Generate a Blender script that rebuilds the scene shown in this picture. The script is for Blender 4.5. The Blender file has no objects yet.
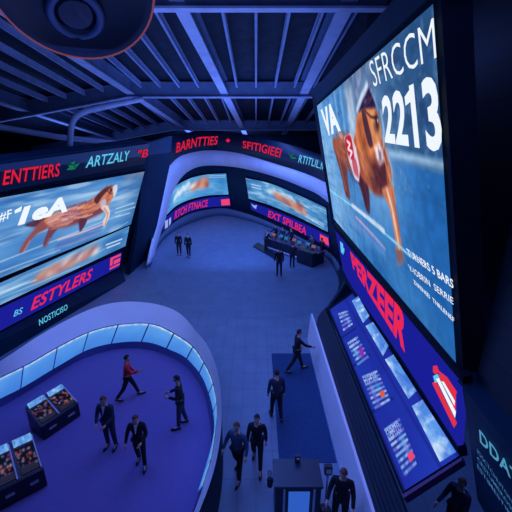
import bpy, bmesh, math, random
import numpy as np
from mathutils import Vector, Matrix
random.seed(7); RNG = np.random.default_rng(11)
PI = math.pi
SC = bpy.context.scene
C = SC.collection
V = Vector
# ------------------------------------------------------------------ camera
F, PH, H = 360.0, math.radians(18.6), 8.7
CS, SN = math.cos(PH), math.sin(PH)
cam_d = bpy.data.cameras.new('camera'); cam_d.lens = 36 * F / 512; cam_d.sensor_width = 36
cam = bpy.data.objects.new('camera', cam_d); C.objects.link(cam)
cam.location = (0, 0, H); cam.rotation_euler = (PI/2 - PH, 0, 0); cam_d.clip_start = .05
SC.camera = cam
EYE = V((0, 0, H))
def ray(px, py):
    v = py - 256
    return V((px - 256, F*CS - v*SN, -(F*SN + v*CS)))
def G(px, py, z=0.0):
    d = ray(px, py); return EYE + d * ((z - H) / d.z)
def AY(px, py, y):
    d = ray(px, py); return EYE + d * (y / d.y)
class Plane:
    def __init__(s, o, a, b):
        s.o = V(o); s.u = (V(a) - s.o).normalized()
        w = V(b) - s.o; w -= s.u * w.dot(s.u); s.w = w.normalized()
        n = s.u.cross(s.w).normalized()
        if n.dot(EYE - s.o) < 0: n = -n
        s.n = n
    def at(s, px, py, off=0.0):
        d = ray(px, py); o = s.o + s.n * off
        return EYE + d * ((o - EYE).dot(s.n) / d.dot(s.n))
    def uw(s, p): p = V(p) - s.o; return (p.dot(s.u), p.dot(s.w))
    def pt(s, u, w, off=0.0): return s.o + s.u*u + s.w*w + s.n*off
# ------------------------------------------------------------------ materials
def lin(c): return tuple(((x/255)/12.92 if x/255 <= .04045 else ((x/255+.055)/1.055)**2.4) for x in c)
MT = {}
def mat(name, col, rough=.6, metal=0, noise=0.12, scale=3, spec=.4, bump=0):
    if name in MT: return MT[name]
    m = bpy.data.materials.new(name); m.use_nodes = True; nt = m.node_tree; b = nt.nodes['Principled BSDF']
    b.inputs['Roughness'].default_value = rough; b.inputs['Metallic'].default_value = metal
    b.inputs['Specular IOR Level'].default_value = spec
    tc = nt.nodes.new('ShaderNodeTexCoord'); n = nt.nodes.new('ShaderNodeTexNoise')
    n.inputs['Scale'].default_value = scale; n.inputs['Detail'].default_value = 4
    nt.links.new(tc.outputs['Object'], n.inputs['Vector'])
    r = nt.nodes.new('ShaderNodeValToRGB')
    r.color_ramp.elements[0].position = .3; r.color_ramp.elements[1].position = .7
    r.color_ramp.elements[0].color = tuple(x*(1-noise) for x in col) + (1,)
    r.color_ramp.elements[1].color = tuple(min(1, x*(1+noise)) for x in col) + (1,)
    nt.links.new(n.outputs['Fac'], r.inputs['Fac']); nt.links.new(r.outputs['Color'], b.inputs['Base Color'])
    if bump:
        bp = nt.nodes.new('ShaderNodeBump'); bp.inputs['Strength'].default_value = bump
        nt.links.new(n.outputs['Fac'], bp.inputs['Height']); nt.links.new(bp.outputs['Normal'], b.inputs['Normal'])
    MT[name] = m; return m
def emit(name, rgb, s=1.0):
    if name in MT: return MT[name]
    m = bpy.data.materials.new(name); m.use_nodes = True; nt = m.node_tree; nt.nodes.clear()
    e = nt.nodes.new('ShaderNodeEmission'); o = nt.nodes.new('ShaderNodeOutputMaterial')
    e.inputs['Color'].default_value = lin(rgb) + (1,); e.inputs['Strength'].default_value = s
    nt.links.new(e.outputs[0], o.inputs[0]); MT[name] = m; return m
def closed(pts, n=48):
    p = list(pts); k = len(p); q = crv(p[-2:]+p+p[:3], n*2); a = np.array(p[0]); b = np.array(q)
    i0 = int(np.argmin(((b[:len(b)//2]-a)**2).sum(1))); i1 = len(b)//2+int(np.argmin(((b[len(b)//2:]-a)**2).sum(1)))
    return [tuple(x) for x in q[i0:i1]]
def picture_mat():
    if 'picture' in MT: return MT['picture']
    m = bpy.data.materials.new('screen_picture'); m.use_nodes = True; nt = m.node_tree; nt.nodes.clear()
    a = nt.nodes.new('ShaderNodeVertexColor'); a.layer_name = 'Col'
    e = nt.nodes.new('ShaderNodeEmission'); o = nt.nodes.new('ShaderNodeOutputMaterial')
    nt.links.new(a.outputs['Color'], e.inputs['Color']); nt.links.new(e.outputs[0], o.inputs[0])
    MT['picture'] = m; return m
def brick_mat(name, c1, c2, cm, w, h, mortar, rough=.5, axes='XY', spec=.4):
    if name in MT: return MT[name]
    m = bpy.data.materials.new(name); m.use_nodes = True; nt = m.node_tree; b = nt.nodes['Principled BSDF']
    tc = nt.nodes.new('ShaderNodeTexCoord'); t = nt.nodes.new('ShaderNodeTexBrick')
    sp = nt.nodes.new('ShaderNodeSeparateXYZ'); cb = nt.nodes.new('ShaderNodeCombineXYZ')
    nt.links.new(tc.outputs['Object'], sp.inputs[0])
    nt.links.new(sp.outputs[axes[0]], cb.inputs[0]); nt.links.new(sp.outputs[axes[1]], cb.inputs[1])
    nt.links.new(cb.outputs[0], t.inputs['Vector'])
    t.offset = 0; t.inputs['Scale'].default_value = 1; t.inputs['Brick Width'].default_value = w
    t.inputs['Row Height'].default_value = h; t.inputs['Mortar Size'].default_value = mortar
    t.inputs['Color1'].default_value = c1 + (1,); t.inputs['Color2'].default_value = c2 + (1,); t.inputs['Mortar'].default_value = cm + (1,)
    n = nt.nodes.new('ShaderNodeTexNoise'); n.inputs['Scale'].default_value = 1.3; n.inputs['Detail'].default_value = 6
    nt.links.new(tc.outputs['Object'], n.inputs['Vector'])
    mx = nt.nodes.new('ShaderNodeMix'); mx.data_type = 'RGBA'; mx.blend_type = 'MULTIPLY'; mx.inputs[0].default_value = .35
    nt.links.new(t.outputs['Color'], mx.inputs[6]); nt.links.new(n.outputs['Fac'], mx.inputs[7])
    nt.links.new(mx.outputs[2], b.inputs['Base Color'])
    b.inputs['Roughness'].default_value = rough; b.inputs['Specular IOR Level'].default_value = spec
    MT[name] = m; return m
FLOOR = brick_mat('lobby_tiles', (.235,.335,.43), (.225,.325,.42), (.16,.24,.33), .47, .9, .012, .5, spec=.3)
CARPET = mat('arena_carpet', (.20,.15,.40), .9, noise=.03, scale=6, spec=.1)
DCARPET = mat('dark_carpet', (.03,.075,.17), .9, noise=.1, scale=9, spec=.1)
LAV = mat('lavender_panel', (.93,.92,.96), .5, noise=.04, scale=1)
APRON = mat('pale_apron', (.14,.22,.30), .6, noise=.05)
NAVY = mat('navy_cladding', (.004,.030,.060), .6, noise=.15, scale=1.2, spec=.15)
TICK = mat('ticker_face', (.008,.03,.055), .4, noise=.1, scale=1)
BLACK = mat('black_bezel', (.004,.007,.014), .7, noise=.1, spec=.1)
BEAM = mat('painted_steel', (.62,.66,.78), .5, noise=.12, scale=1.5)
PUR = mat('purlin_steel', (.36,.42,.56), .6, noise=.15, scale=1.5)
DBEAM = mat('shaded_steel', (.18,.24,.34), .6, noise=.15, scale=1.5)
DECK = mat('roof_deck', (.012,.022,.035), .8, noise=.4, scale=2)
PURP = emit('purple_led', (26,30,150)); RED = emit('red_letters', (235,40,85)); RED2 = emit('ticker_red', (220,30,65))
WHITE = emit('white_letters', (240,248,255)); CYAN = emit('cyan_letters', (95,200,240)); GREEN = emit('green_mark', (20,110,90))
BOARDB = emit('board_glow', (38,34,150)); PINK = emit('pink_mark', (240,70,110)); PALE = emit('pale_letters', (150,170,235))
MENUT = emit('menu_letters', (120,165,235)); ORANGE = emit('orange_mark', (225,90,60))
SKIN = mat('skin', (.62,.40,.30), .6, noise=.05)
CL = {'black': mat('black_cloth', (.012,.014,.022), .9), 'navy': mat('navy_cloth', (.025,.035,.07), .9),
      'blue': mat('blue_cloth', (.05,.09,.18), .9), 'red': mat('red_cloth', (.75,.03,.04), .9), 'grey': mat('grey_cloth', (.10,.10,.13), .9),
      'white': mat('white_cloth', (.7,.7,.75), .9)}
HAIR = mat('dark_hair', (.03,.018,.014), .7); HAIRB = mat('brown_hair', (.14,.06,.04), .7)
SHOE = mat('shoe_leather', (.01,.01,.012), .4); EYEM = mat('eye', (.03,.03,.03), .2)
# ------------------------------------------------------------------ object helpers
def link(name, me, m=None, parent=None):
    o = bpy.data.objects.new(name, me); C.objects.link(o)
    if me is not None and m is not None and len(me.materials) == 0: me.materials.append(m)
    if parent is not None: o.parent = parent
    return o
def tag(o, label=None, cat=None, group=None, kind=None):
    for k, v in (('label', label), ('category', cat), ('group', group), ('kind', kind)):
        if v: o[k] = v
    return o
def thing(name, label, cat, loc=(0,0,0), group=None, rz=0):
    o = bpy.data.objects.new(name, None); C.objects.link(o); o.location = loc; o.rotation_euler = (0,0,rz); o.empty_display_size = .1
    return tag(o, label, cat, group)
def addto(o, parent):       # parent a world-space mesh to an empty that has a location only
    o.parent = parent; o.matrix_parent_inverse = Matrix.LocRotScale(parent.location, parent.rotation_euler, parent.scale).inverted()
    return o
def from_bm(name, bm, m, parent=None, smooth=False, recalc=True):
    if recalc: bmesh.ops.recalc_face_normals(bm, faces=bm.faces)
    me = bpy.data.meshes.new(name); bm.to_mesh(me); bm.free()
    if smooth:
        for p in me.polygons: p.use_smooth = True
    return link(name, me, m, parent)
def struct(o): o['kind'] = 'structure'; return o
def bm_box(bm, a, b, M=None, bev=0):
    a, b = V(a), V(b); c = (a+b)/2; s = b-a
    r = bmesh.ops.create_cube(bm, size=1, matrix=(M or Matrix()) @ Matrix.Translation(c) @ Matrix.Diagonal((*s, 1)))
    if bev:
        es = list({e for v in r['verts'] for e in v.link_edges})
        bmesh.ops.bevel(bm, geom=es, offset=bev, segments=2, affect='EDGES')
def box(name, a, b, m, parent=None, bev=0, M=None):
    bm = bmesh.new(); bm_box(bm, a, b, M, bev); return from_bm(name, bm, m, parent)
def prism(name, pts, back, m, parent=None):      # front polygon pts, extruded by vector back
    bm = bmesh.new(); back = V(back)
    f = [bm.verts.new(p) for p in pts]; g = [bm.verts.new(V(p)+back) for p in pts]
    bm.faces.new(f); bm.faces.new(g[::-1]); n = len(pts)
    for i in range(n): bm.faces.new((f[i], g[i], g[(i+1) % n], f[(i+1) % n]))
    return from_bm(name, bm, m, parent)
def bm_tube(bm, pts, r, n=10, cap=True):
    pts = [V(p) for p in pts]; rings = []
    rs = r if isinstance(r, (list, tuple)) else [r]*len(pts)
    for i, p in enumerate(pts):
        t = (pts[min(i+1, len(pts)-1)] - pts[max(i-1, 0)]).normalized()
        a = t.cross(V((0,0,1)));  a = t.cross(V((1,0,0))) if a.length < .05 else a
        a.normalize(); b = t.cross(a).normalized()
        rings.append([bm.verts.new(p + (a*math.cos(2*PI*k/n) + b*math.sin(2*PI*k/n))*rs[i]) for k in range(n)])
    for i in range(len(rings)-1):
        for k in range(n): bm.faces.new((rings[i][k], rings[i][(k+1)%n], rings[i+1][(k+1)%n], rings[i+1][k]))
    if cap: bm.faces.new(rings[0][::-1]); bm.faces.new(rings[-1])
def lathe(name, prof, m, parent=None, n=48, M=None, smooth=True):
    bm = bmesh.new(); rings = []
    for (r, z) in prof: rings.append([bm.verts.new((r*math.cos(2*PI*k/n), r*math.sin(2*PI*k/n), z)) for k in range(n)])
    for i in range(len(rings)-1):
        for k in range(n): bm.faces.new((rings[i][k], rings[i][(k+1)%n], rings[i+1][(k+1)%n], rings[i+1][k]))
    if M: bmesh.ops.transform(bm, matrix=M, verts=bm.verts)
    return from_bm(name, bm, m, parent, smooth, recalc=True)
def crv(pts, n):     # resampled Catmull-Rom through 2D/3D points
    P = np.array([list(p) for p in pts], float); k = len(P)
    d = np.r_[0, np.cumsum(np.linalg.norm(np.diff(P, axis=0), axis=1))]; out = []
    for t in np.linspace(0, d[-1], n):
        i = min(max(np.searchsorted(d, t, 'right')-1, 0), k-2); h = d[i+1]-d[i]; s = (t-d[i])/h
        def tan(j):
            if j == 0: return (P[1]-P[0])/(d[1]-d[0])
            if j == k-1: return (P[-1]-P[-2])/(d[-1]-d[-2])
            return (P[j+1]-P[j-1])/(d[j+1]-d[j-1])
        a, b = tan(i)*h, tan(i+1)*h
        out.append((2*s**3-3*s**2+1)*P[i] + (s**3-2*s**2+s)*a + (-2*s**3+3*s**2)*P[i+1] + (s**3-s**2)*b)
    return out
def sheet(name, rows, m, parent=None, smooth=True, thick=None):   # rows of 3D points lofted; thick = vector/func pushing the back away
    bm = bmesh.new(); R = [[bm.verts.new(p) for p in r] for r in rows]
    for i in range(len(R)-1):
        for k in range(len(R[0])-1): bm.faces.new((R[i][k], R[i][k+1], R[i+1][k+1], R[i+1][k]))
    if thick is not None:
        B = [[bm.verts.new(v.co + thick(v.co)) for v in r] for r in R]; n, q = len(R), len(R[0])
        for i in range(n-1):
            for k in range(q-1): bm.faces.new((B[i+1][k], B[i+1][k+1], B[i][k+1], B[i][k]))
        for k in range(q-1):
            bm.faces.new((R[0][k], B[0][k], B[0][k+1], R[0][k+1])); bm.faces.new((R[-1][k+1], B[-1][k+1], B[-1][k], R[-1][k]))
        for i in range(n-1):
            bm.faces.new((R[i][0], R[i+1][0], B[i+1][0], B[i][0])); bm.faces.new((R[i+1][-1], R[i][-1], B[i][-1], B[i+1][-1]))
    return from_bm(name, bm, m, parent, smooth)
# text --------------------------------------------------------------
def text_polys(s, bold=.0, shear=0):
    cu = bpy.data.curves.new('t', 'FONT'); cu.body = s; cu.size = 1; cu.resolution_u = 3; cu.offset = bold; cu.shear = shear
    cu.space_character = 1.03
    o = bpy.data.objects.new('t', cu); C.objects.link(o)
    bpy.context.view_layer.update(); dg = bpy.context.evaluated_depsgraph_get()
    me = bpy.data.meshes.new_from_object(o.evaluated_get(dg))
    bpy.data.objects.remove(o); bpy.data.curves.remove(cu)
    co = [v.co.copy() for v in me.vertices]; fs = [tuple(p.vertices) for p in me.polygons]; bpy.data.meshes.remove(me)
    x0 = min(c.x for c in co); x1 = max(c.x for c in co); y0 = min(c.y for c in co); y1 = max(c.y for c in co)
    return [((c.x-x0)/(x1-x0), (c.y-y0)/(y1-y0)) for c in co], fs
def lettering(s, fn, m, parent, name='lettering', bold=.02, shear=0, label=None):
    uv, fs = text_polys(s, bold, shear); bm = bmesh.new()
    vs = [bm.verts.new(fn(u, v)) for u, v in uv]
    for f in fs:
        try: bm.faces.new([vs[i] for i in f])
        except ValueError: pass
    o = from_bm(name, bm, m, parent, recalc=False)
    if label: o['label'] = label
    return o
def quad(TL, TR, BR, BL):
    TL, TR, BR, BL = map(V, (TL, TR, BR, BL))
    return lambda u, v: (BL*(1-u)+BR*u)*(1-v) + (TL*(1-u)+TR*u)*v
def pquad(pl, q, off): return quad(*[pl.at(x, y, off) for x, y in q])
def marks(name, polys, m, parent, label=None):   # several flat convex polygons as one mark
    bm = bmesh.new()
    for p in polys: bm.faces.new([bm.verts.new(x) for x in p])
    o = from_bm(name, bm, m, parent, recalc=False)
    if label: o['label'] = label
    return o
# painter --------------------------------------------------------------
class Canvas:
    def __init__(s, w, h, sx, sy):       # w,h samples; sx,sy size of the surface in metres
        s.w, s.h = w, h; s.sx, s.sy = sx, sy
        s.X, s.Y = np.meshgrid(np.linspace(0, sx, w), np.linspace(0, sy, h)); s.a = np.zeros((h, w, 3))
    def mix(s, k, c): k = np.clip(k, 0, 1)[..., None]; s.a = s.a*(1-k) + np.array(c, float)*k
    def noise(s, fx, fy, oct=3):
        out = np.zeros((s.h, s.w)); amp = 1; tot = 0
        for _ in range(oct):
            nx, ny = int(s.sx*fx)+3, int(s.sy*fy)+3; g = RNG.random((ny, nx))
            x = s.X*fx; y = s.Y*fy; i = x.astype(int); j = y.astype(int); u = x-i; v = y-j; u = u*u*(3-2*u); v = v*v*(3-2*v)
            out += amp*((g[j,i]*(1-u)+g[j,i+1]*u)*(1-v) + (g[j+1,i]*(1-u)+g[j+1,i+1]*u)*v)
            tot += amp; amp *= .5; fx *= 2; fy *= 2
        return out/tot
    def poly(s, P, c, soft=.04, al=1, tex=0):
        P = [(float(a), float(b)) for a, b in P]; n = len(P); d = np.full(s.X.shape, 1e9); ins = np.zeros(s.X.shape, bool)
        for i in range(n):
            ax, ay = P[i]; bx, by = P[(i+1) % n]; ex, ey = bx-ax, by-ay; L = ex*ex+ey*ey+1e-12
            t = np.clip(((s.X-ax)*ex+(s.Y-ay)*ey)/L, 0, 1); d = np.minimum(d, np.hypot(s.X-ax-t*ex, s.Y-ay-t*ey))
            cr = ((ay > s.Y) != (by > s.Y)) & (s.X < (bx-ax)*(s.Y-ay)/((by-ay)+1e-12)+ax); ins ^= cr
        sd = np.where(ins, d, -d); k = np.clip(sd/soft+.5, 0, 1)*al
        if tex: k = k*(1-tex+tex*s.noise(4, 4))
        s.mix(k, c)
    def line(s, P, w, c, soft=.04, al=1):
        d = np.full(s.X.shape, 1e9)
        for (ax, ay), (bx, by) in zip(P[:-1], P[1:]):
            ex, ey = bx-ax, by-ay; L = ex*ex+ey*ey+1e-12
            t = np.clip(((s.X-ax)*ex+(s.Y-ay)*ey)/L, 0, 1); d = np.minimum(d, np.hypot(s.X-ax-t*ex, s.Y-ay-t*ey))
        s.mix(np.clip((w/2-d)/soft+.5, 0, 1)*al, c)
    def fur(s, spine, width, cols, n, L=.5, w=.05, al=.55):
        P = [np.array(p) for p in crv(spine, 40)]
        for k in range(n):
            i = int(RNG.integers(0, 38)); t = P[i+1]-P[i]; t = t/(np.linalg.norm(t)+1e-9); o = np.array((-t[1], t[0]))*(RNG.random()-.5)*width
            a = P[i]+o; b = a+t*L*(.5+RNG.random())+o*.15; s.line([tuple(a), tuple((a+b)/2+o*.05), tuple(b)], w*(.5+RNG.random()), cols[int(RNG.integers(0, len(cols)))], w*1.2, al)
    def blob(s, x, y, rx, ry, c, al=1, ang=0):
        X = (s.X-x)*math.cos(ang)+(s.Y-y)*math.sin(ang); Y = -(s.X-x)*math.sin(ang)+(s.Y-y)*math.cos(ang)
        s.mix(np.exp(-((X/rx)**2+(Y/ry)**2))*al, c)
    def mesh(s, name, fn, parent):       # fn(x metres, y metres) -> 3D
        a = np.clip(s.a, 0, 255)/255; a = np.where(a <= .04045, a/12.92, ((a+.055)/1.055)**2.4)
        me = bpy.data.meshes.new(name)
        co = [fn(float(x), float(y)) for x, y in zip(s.X.ravel(), s.Y.ravel())]
        w, h = s.w, s.h
        idx = np.arange(w*h).reshape(h, w)
        fc = np.stack([idx[:-1,:-1], idx[:-1,1:], idx[1:,1:], idx[1:,:-1]], -1).reshape(-1, 4).tolist()
        me.from_pydata([tuple(p) for p in co], [], fc)
        at = me.color_attributes.new('Col', 'FLOAT_COLOR', 'POINT')
        rgba = np.concatenate([a.reshape(-1, 3), np.ones((w*h, 1))], 1).astype(np.float32)
        at.data.foreach_set('color', rgba.ravel()); me.update()
        return link(name, me, picture_mat(), parent)
# ================================================================== SETTING
fl = box('floor', (-26, -6, -.3), (16, 60, 0), FLOOR); struct(fl)
wb = box('wall_back', (-26, 52, 0), (16, 52.3, 14), NAVY); struct(wb)
wl = box('wall_left', (-24.3, -6, 0), (-24, 52, 17), NAVY); struct(wl)
def roof(x, y): return 15.2 - .14*y - max(0, -8.5-x)*.17
# roof deck
def deckrow(y, dz): return [V((x, y, roof(x, y)+dz)) for x in (-26, -8.5, 16)]
bm = bmesh.new()
R = [[bm.verts.new(p) for p in deckrow(y, .55)] for y in (-6, 10, 25, 40, 52)]; T = [[bm.verts.new(p) for p in deckrow(y, .8)] for y in (-6, 10, 25, 40, 52)]
for A in (R, T):
    for i in range(4):
        for k in range(2): bm.faces.new((A[i][k], A[i][k+1], A[i+1][k+1], A[i+1][k]))
for i in range(4):
    for k in (0, 2): bm.faces.new((R[i][k], R[i+1][k], T[i+1][k], T[i][k]))
for k in range(2):
    for i in (0, 4): bm.faces.new((R[i][k], R[i][k+1], T[i][k+1], T[i][k]))
struct(from_bm('ceiling', bm, DECK))
# ---- beams (I sections)
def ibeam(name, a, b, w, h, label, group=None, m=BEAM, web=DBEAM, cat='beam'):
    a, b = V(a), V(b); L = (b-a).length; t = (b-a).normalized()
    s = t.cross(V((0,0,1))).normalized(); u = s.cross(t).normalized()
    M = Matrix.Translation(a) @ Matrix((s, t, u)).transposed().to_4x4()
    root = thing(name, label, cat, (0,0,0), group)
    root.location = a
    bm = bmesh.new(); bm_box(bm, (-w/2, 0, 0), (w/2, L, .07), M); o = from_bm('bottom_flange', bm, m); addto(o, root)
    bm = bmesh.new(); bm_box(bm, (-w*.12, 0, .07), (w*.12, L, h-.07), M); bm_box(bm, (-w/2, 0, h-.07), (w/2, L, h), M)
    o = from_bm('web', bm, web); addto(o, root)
    return root
def main_beam(x0, y0, x1, y1, w, h, label):
    dz = .55-h
    return ibeam('roof_beam', (x0, y0, roof(x0, y0)+dz), (x1, y1, roof(x1, y1)+dz), w, h, label)
main_beam(3.05, 0, 3.25, 44, .55, .85, 'broad steel roof beam running lengthwise above the giant horse screen')
main_beam(-3.3, 0, -1.25, 44, .5, .85, 'steel roof beam running lengthwise down the middle of the roof')
main_beam(-9.6, 0, -7.4, 44, .5, .8, 'steel roof beam running lengthwise above the left wall screens')
main_beam(-16, 0, -15, 44, .5, .8, 'steel roof beam furthest to the left of the roof')
xs = [-24, -16.2, -9.2, -2.6, 3.9, 12]
for yc, nm in ((4.5, 'cross beam of the roof nearest to the viewpoint, above the round fixture'), (14.2, 'cross beam of the roof passing behind the round fixture'),
           (26.1, 'deep cross beam across the middle of the roof'), (39.6, 'cross beam of the roof just in front of the far curved ring')):
    for pts in (((-23.5, yc), (-8.5, yc)), ((-8.5, yc), (12, yc))):
        (xa, _), (xb, _) = pts; h = .95
        side = 'left' if xa < -10 else 'right'
        ibeam('cross_beam', (xa, yc, roof(xa, yc)-.52), (xb, yc, roof(xb, yc)-.52), .45, h, nm + ', its ' + side + ' length')
for bay, (ya, yb) in enumerate(((4.8, 13.9), (14.5, 25.8), (26.4, 39.3))):
    bn = ('near', 'middle', 'far')[bay]
    for x in np.arange(-15, 11, 1.25):
        skip = False
        for (xa_, xb_) in ((-16, -15), (-9.6, -7.4), (-3.3, -1.25), (3.05, 3.25)):
            p0, p1 = xa_+(xb_-xa_)*ya/44, xa_+(xb_-xa_)*yb/44
            if p0-.42 < x < p1+.42: skip = True
        if skip: continue
        a = V((x, ya, roof(x, ya)+.02)); b = V((x, yb, roof(x, yb)+.02)); t = (b-a).normalized(); s = t.cross(V((0,0,1))).normalized(); u = s.cross(t)
        M = Matrix.Translation(a) @ Matrix((s, t, u)).transposed().to_4x4()
        bm = bmesh.new(); L = (b-a).length
        bm_box(bm, (-.055, 0, 0), (.055, L, .03), M); bm_box(bm, (-.02, 0, .03), (.02, L, .3), M); bm_box(bm, (-.055, 0, .3), (.055, L, .33), M)
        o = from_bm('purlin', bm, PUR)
        tag(o, f'slim steel purlin between the cross beams in the {bn} bay of the roof', 'purlin', f'purlins of the {bn} roof bay')
# bent brace pipe on the left
br = [AY(70, 146, 21), AY(71, 131, 21), AY(74, 119, 21), AY(84, 112, 21.5), AY(104, 107, 22.5), AY(142, 99, 25)]
bm = bmesh.new(); bm_tube(bm, crv(br, 26), .16, 8); tag(from_bm('bent_pipe', bm, BEAM, smooth=True), 'thick pale bent pipe curving down from the roof steel at the left', 'pipe')
bm = bmesh.new(); bm_tube(bm, [AY(-60, 119, 19), AY(0, 127, 21), AY(60, 137, 24), AY(130, 144, 29)], .17, 8); tag(from_bm('tie_pipe', bm, BEAM, smooth=True), 'long straight pale pipe running above the left red and cyan ticker', 'pipe')
for k, (xa, ya, xb, yb) in enumerate(((-20, 17, -8.9, 27.5), (-19, 8, -9.2, 16.5))):
    pass
# hanging round fixture ------------------------------------------------
fc = AY(75, -10, 8.0)
fx = thing('round_fixture', 'big round dark ceiling fixture with thin orange lit rim', 'light fixture', fc)
tow = (EYE - fc).normalized(); tow = (tow + V((0, 0, -.8))).normalized()
q = tow.to_track_quat('Z', 'Y').to_matrix().to_4x4()
MM = q
RR = 62/ F * (fc-EYE).length * .93
lathe('housing', [(RR*.2, -.9), (RR*.7, -.8), (RR*.97, -.1), (RR, 0), (RR*.97, .02), (RR*.9, -.05), (RR*.62, -.3), (.02, -.32)], mat('fixture_body', (.008,.012,.025), .4), fx, M=MM)
lathe('lit_rim', [(RR*.985, -.02), (RR*1.01, .0), (RR*1.0, .03), (RR*.975, .025), (RR*.985, -.02)], emit('warm_rim', (120,66,90), .9), fx, M=MM)['label'] = 'thin orange lit rim'
cc = MM @ Matrix.Translation((-.05, -.5*RR*.9, -.22))
lathe('lens_ring', [(RR*.27, -.08), (RR*.36, -.08), (RR*.38, 0), (RR*.33, .06), (RR*.27, .02), (RR*.27, -.08)], mat('lens_ring', (.06,.09,.18), .4), fx, M=cc)
lathe('lens', [(.01, .0), (RR*.2, -.02), (RR*.27, -.05), (.01, -.1)], mat('lens', (.01,.012,.03), .1), fx, M=cc)
bm = bmesh.new(); bm_tube(bm, [MM @ V((0,0,-.8)), V((0,.5,14.1-fc.z))], .07); from_bm('hanger', bm, BEAM, fx)
# ================================================================== BACK DRUM
ARC = [(150,268),(154,256),(158.6,246),(169,235),(182,227),(204,218.5),(221,215.5),(249,221),(272,229),(295,239),(316,250),(330,262),(338,277)]
arcs = [G(x, y) for x, y in crv(ARC, 60)]
mm = np.array([p.x/p.y for p in arcs]); yy = np.array([p.y for p in arcs])+.35
od = np.argsort(mm); mm, yy = mm[od], yy[od]
def Dm(px, py, off=0.0):
    d = ray(px, py); y = float(np.interp(d.x/d.y, mm, yy)) - off
    return EYE + d*(y/d.y)
def dstrip(name, top, bot, off, n, m, parent, thick=.25, rows=2):
    T, B = crv(top, n), crv(bot, n); rr = []
    for j in range(rows):
        t = j/(rows-1); rr.append([Dm(*(b*(1-t)+a*t), off) for a, b in zip(T, B)])
    return sheet(name, rr, m, parent, thick=lambda co: V((co.x, co.y, 0)).normalized()*thick)
RT = [(146,147),(160,140),(175,135),(199,131),(220,131),(238,133),(262,138),(288,144),(310,151),(330,158),(345,164)]
AT = [(151,258),(155,246),(160.7,235.5),(171.5,224.5),(186.5,215),(201.6,210.5),(223,208),(244.6,213),(262,219),(284,229),(303,239),(322,248),(333,256),(341,268)]
LT = [(169,166),(176,159),(183,155),(200,151),(218,150.5),(238,153),(257,158),(278,164.5),(296,170),(312,176),(327,183),(342,190)]
LB = [(175,188),(180,179.5),(187.5,172),(198,167),(212,165.5),(234,167),(252,170.5),(269,175),(287,181),(304,188),(317,194),(329,203),(343,213)]
# drum wall (structure) : stepped surface from ring top to apron
w = dstrip('wall_drum', RT, AT, 0, 60, NAVY, None, .5, 6); w.name = 'wall_curved'; struct(w)
T, B = crv(AT, 60), crv(ARC, 60)
ap = sheet('trim_1', [[G(*b) for b in B], [Dm(*a, .02) for a in T]], APRON, thick=lambda co: V((co.x, co.y, 0)).normalized()*.3); struct(ap)
# lavender arch
outer = [(146,267),(153,236),(160,204),(166,178)]; inner = [(153.5,260),(159.5,237),(166.5,216),(170.5,198)]
oo = crv(outer+LT, 80); ii = crv(inner+LB, 80)
k = 80
# resample so that the leg parts match: separate lofts joined in one mesh
def arch_rows(off):
    top = crv(outer+LT[:1], 16)[:-1]+crv(LT, 60); bot = crv(inner+LB[:1], 16)[:-1]+crv(LB, 60)
    return [[Dm(*b, off) for b in bot], [Dm(*(.5*a+.5*b), off) for a, b in zip(top, bot)], [Dm(*a, off) for a in top]]
arch = sheet('arch_fascia', arch_rows(.5), LAV, thick=lambda co: V((co.x, co.y, 0)).normalized()*.4)
tag(arch, 'broad lavender arch band framing the far curved screens, its leg running to the floor', 'fascia')
# ticker ring
tk = thing('ticker_ring', 'curved dark ticker ring with red and cyan words above the lavender arch', 'sign', Dm(238, 143, .7))
o = dstrip('ticker_face', [(x, y+.5) for x, y in RT], [(150,172),(160,168)]+LT, .6, 60, TICK, None, .3); addto(o, tk)
def dtext(s, tl, bl, off, m, root, **kw):
    n = 24; T, B = crv(tl, n), crv(bl, n)
    def fn(u, v):
        t = u*(n-1); i = min(int(t), n-2); f = t-i
        a = T[i]*(1-f)+T[i+1]*f; b = B[i]*(1-f)+B[i+1]*f; p = b*(1-v)+a*v
        return Dm(p[0], p[1], off)
    o = lettering(s, fn, m, None, **kw); addto(o, root); return o
dtext('BARNTTIES', [(176,143),(196,137.5),(218,136)], [(176,153),(196,147),(218,144.5)], .64, RED2, tk, bold=.015, shear=.2, label='red word on the ring left of centre')
dtext('SFITIGIEEI', [(241.5,140.5),(262,144),(282,149)], [(243,148),(262,152.5),(281,158)], .64, RED2, tk, bold=.015, shear=.2, label='red word on the ring right of centre')
dtext('RTITLIL.ff', [(299,154.5),(312,158),(325,162.5)], [(298,162.5),(312,166),(324,170.5)], .64, CYAN, tk, bold=.008, shear=.2, label='cyan word at the right end of the ring')
def dpoly(pts, off): return [Dm(x, y, off) for x, y in pts]
def dia(x, y, r): return [(x-r, y), (x, y+r), (x+r, y), (x, y-r)]
addto(marks('diamond_mark', [dpoly(dia(228, 140.5, 2.2), .64)], RED2, None), tk)
addto(marks('squiggle_mark', [dpoly([(287,152),(291,155),(295,154),(291,157)], .64), dpoly([(290,157),(295,157),(297,159),(292,159)], .65)], GREEN, None, 'green squiggle'), tk)
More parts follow.
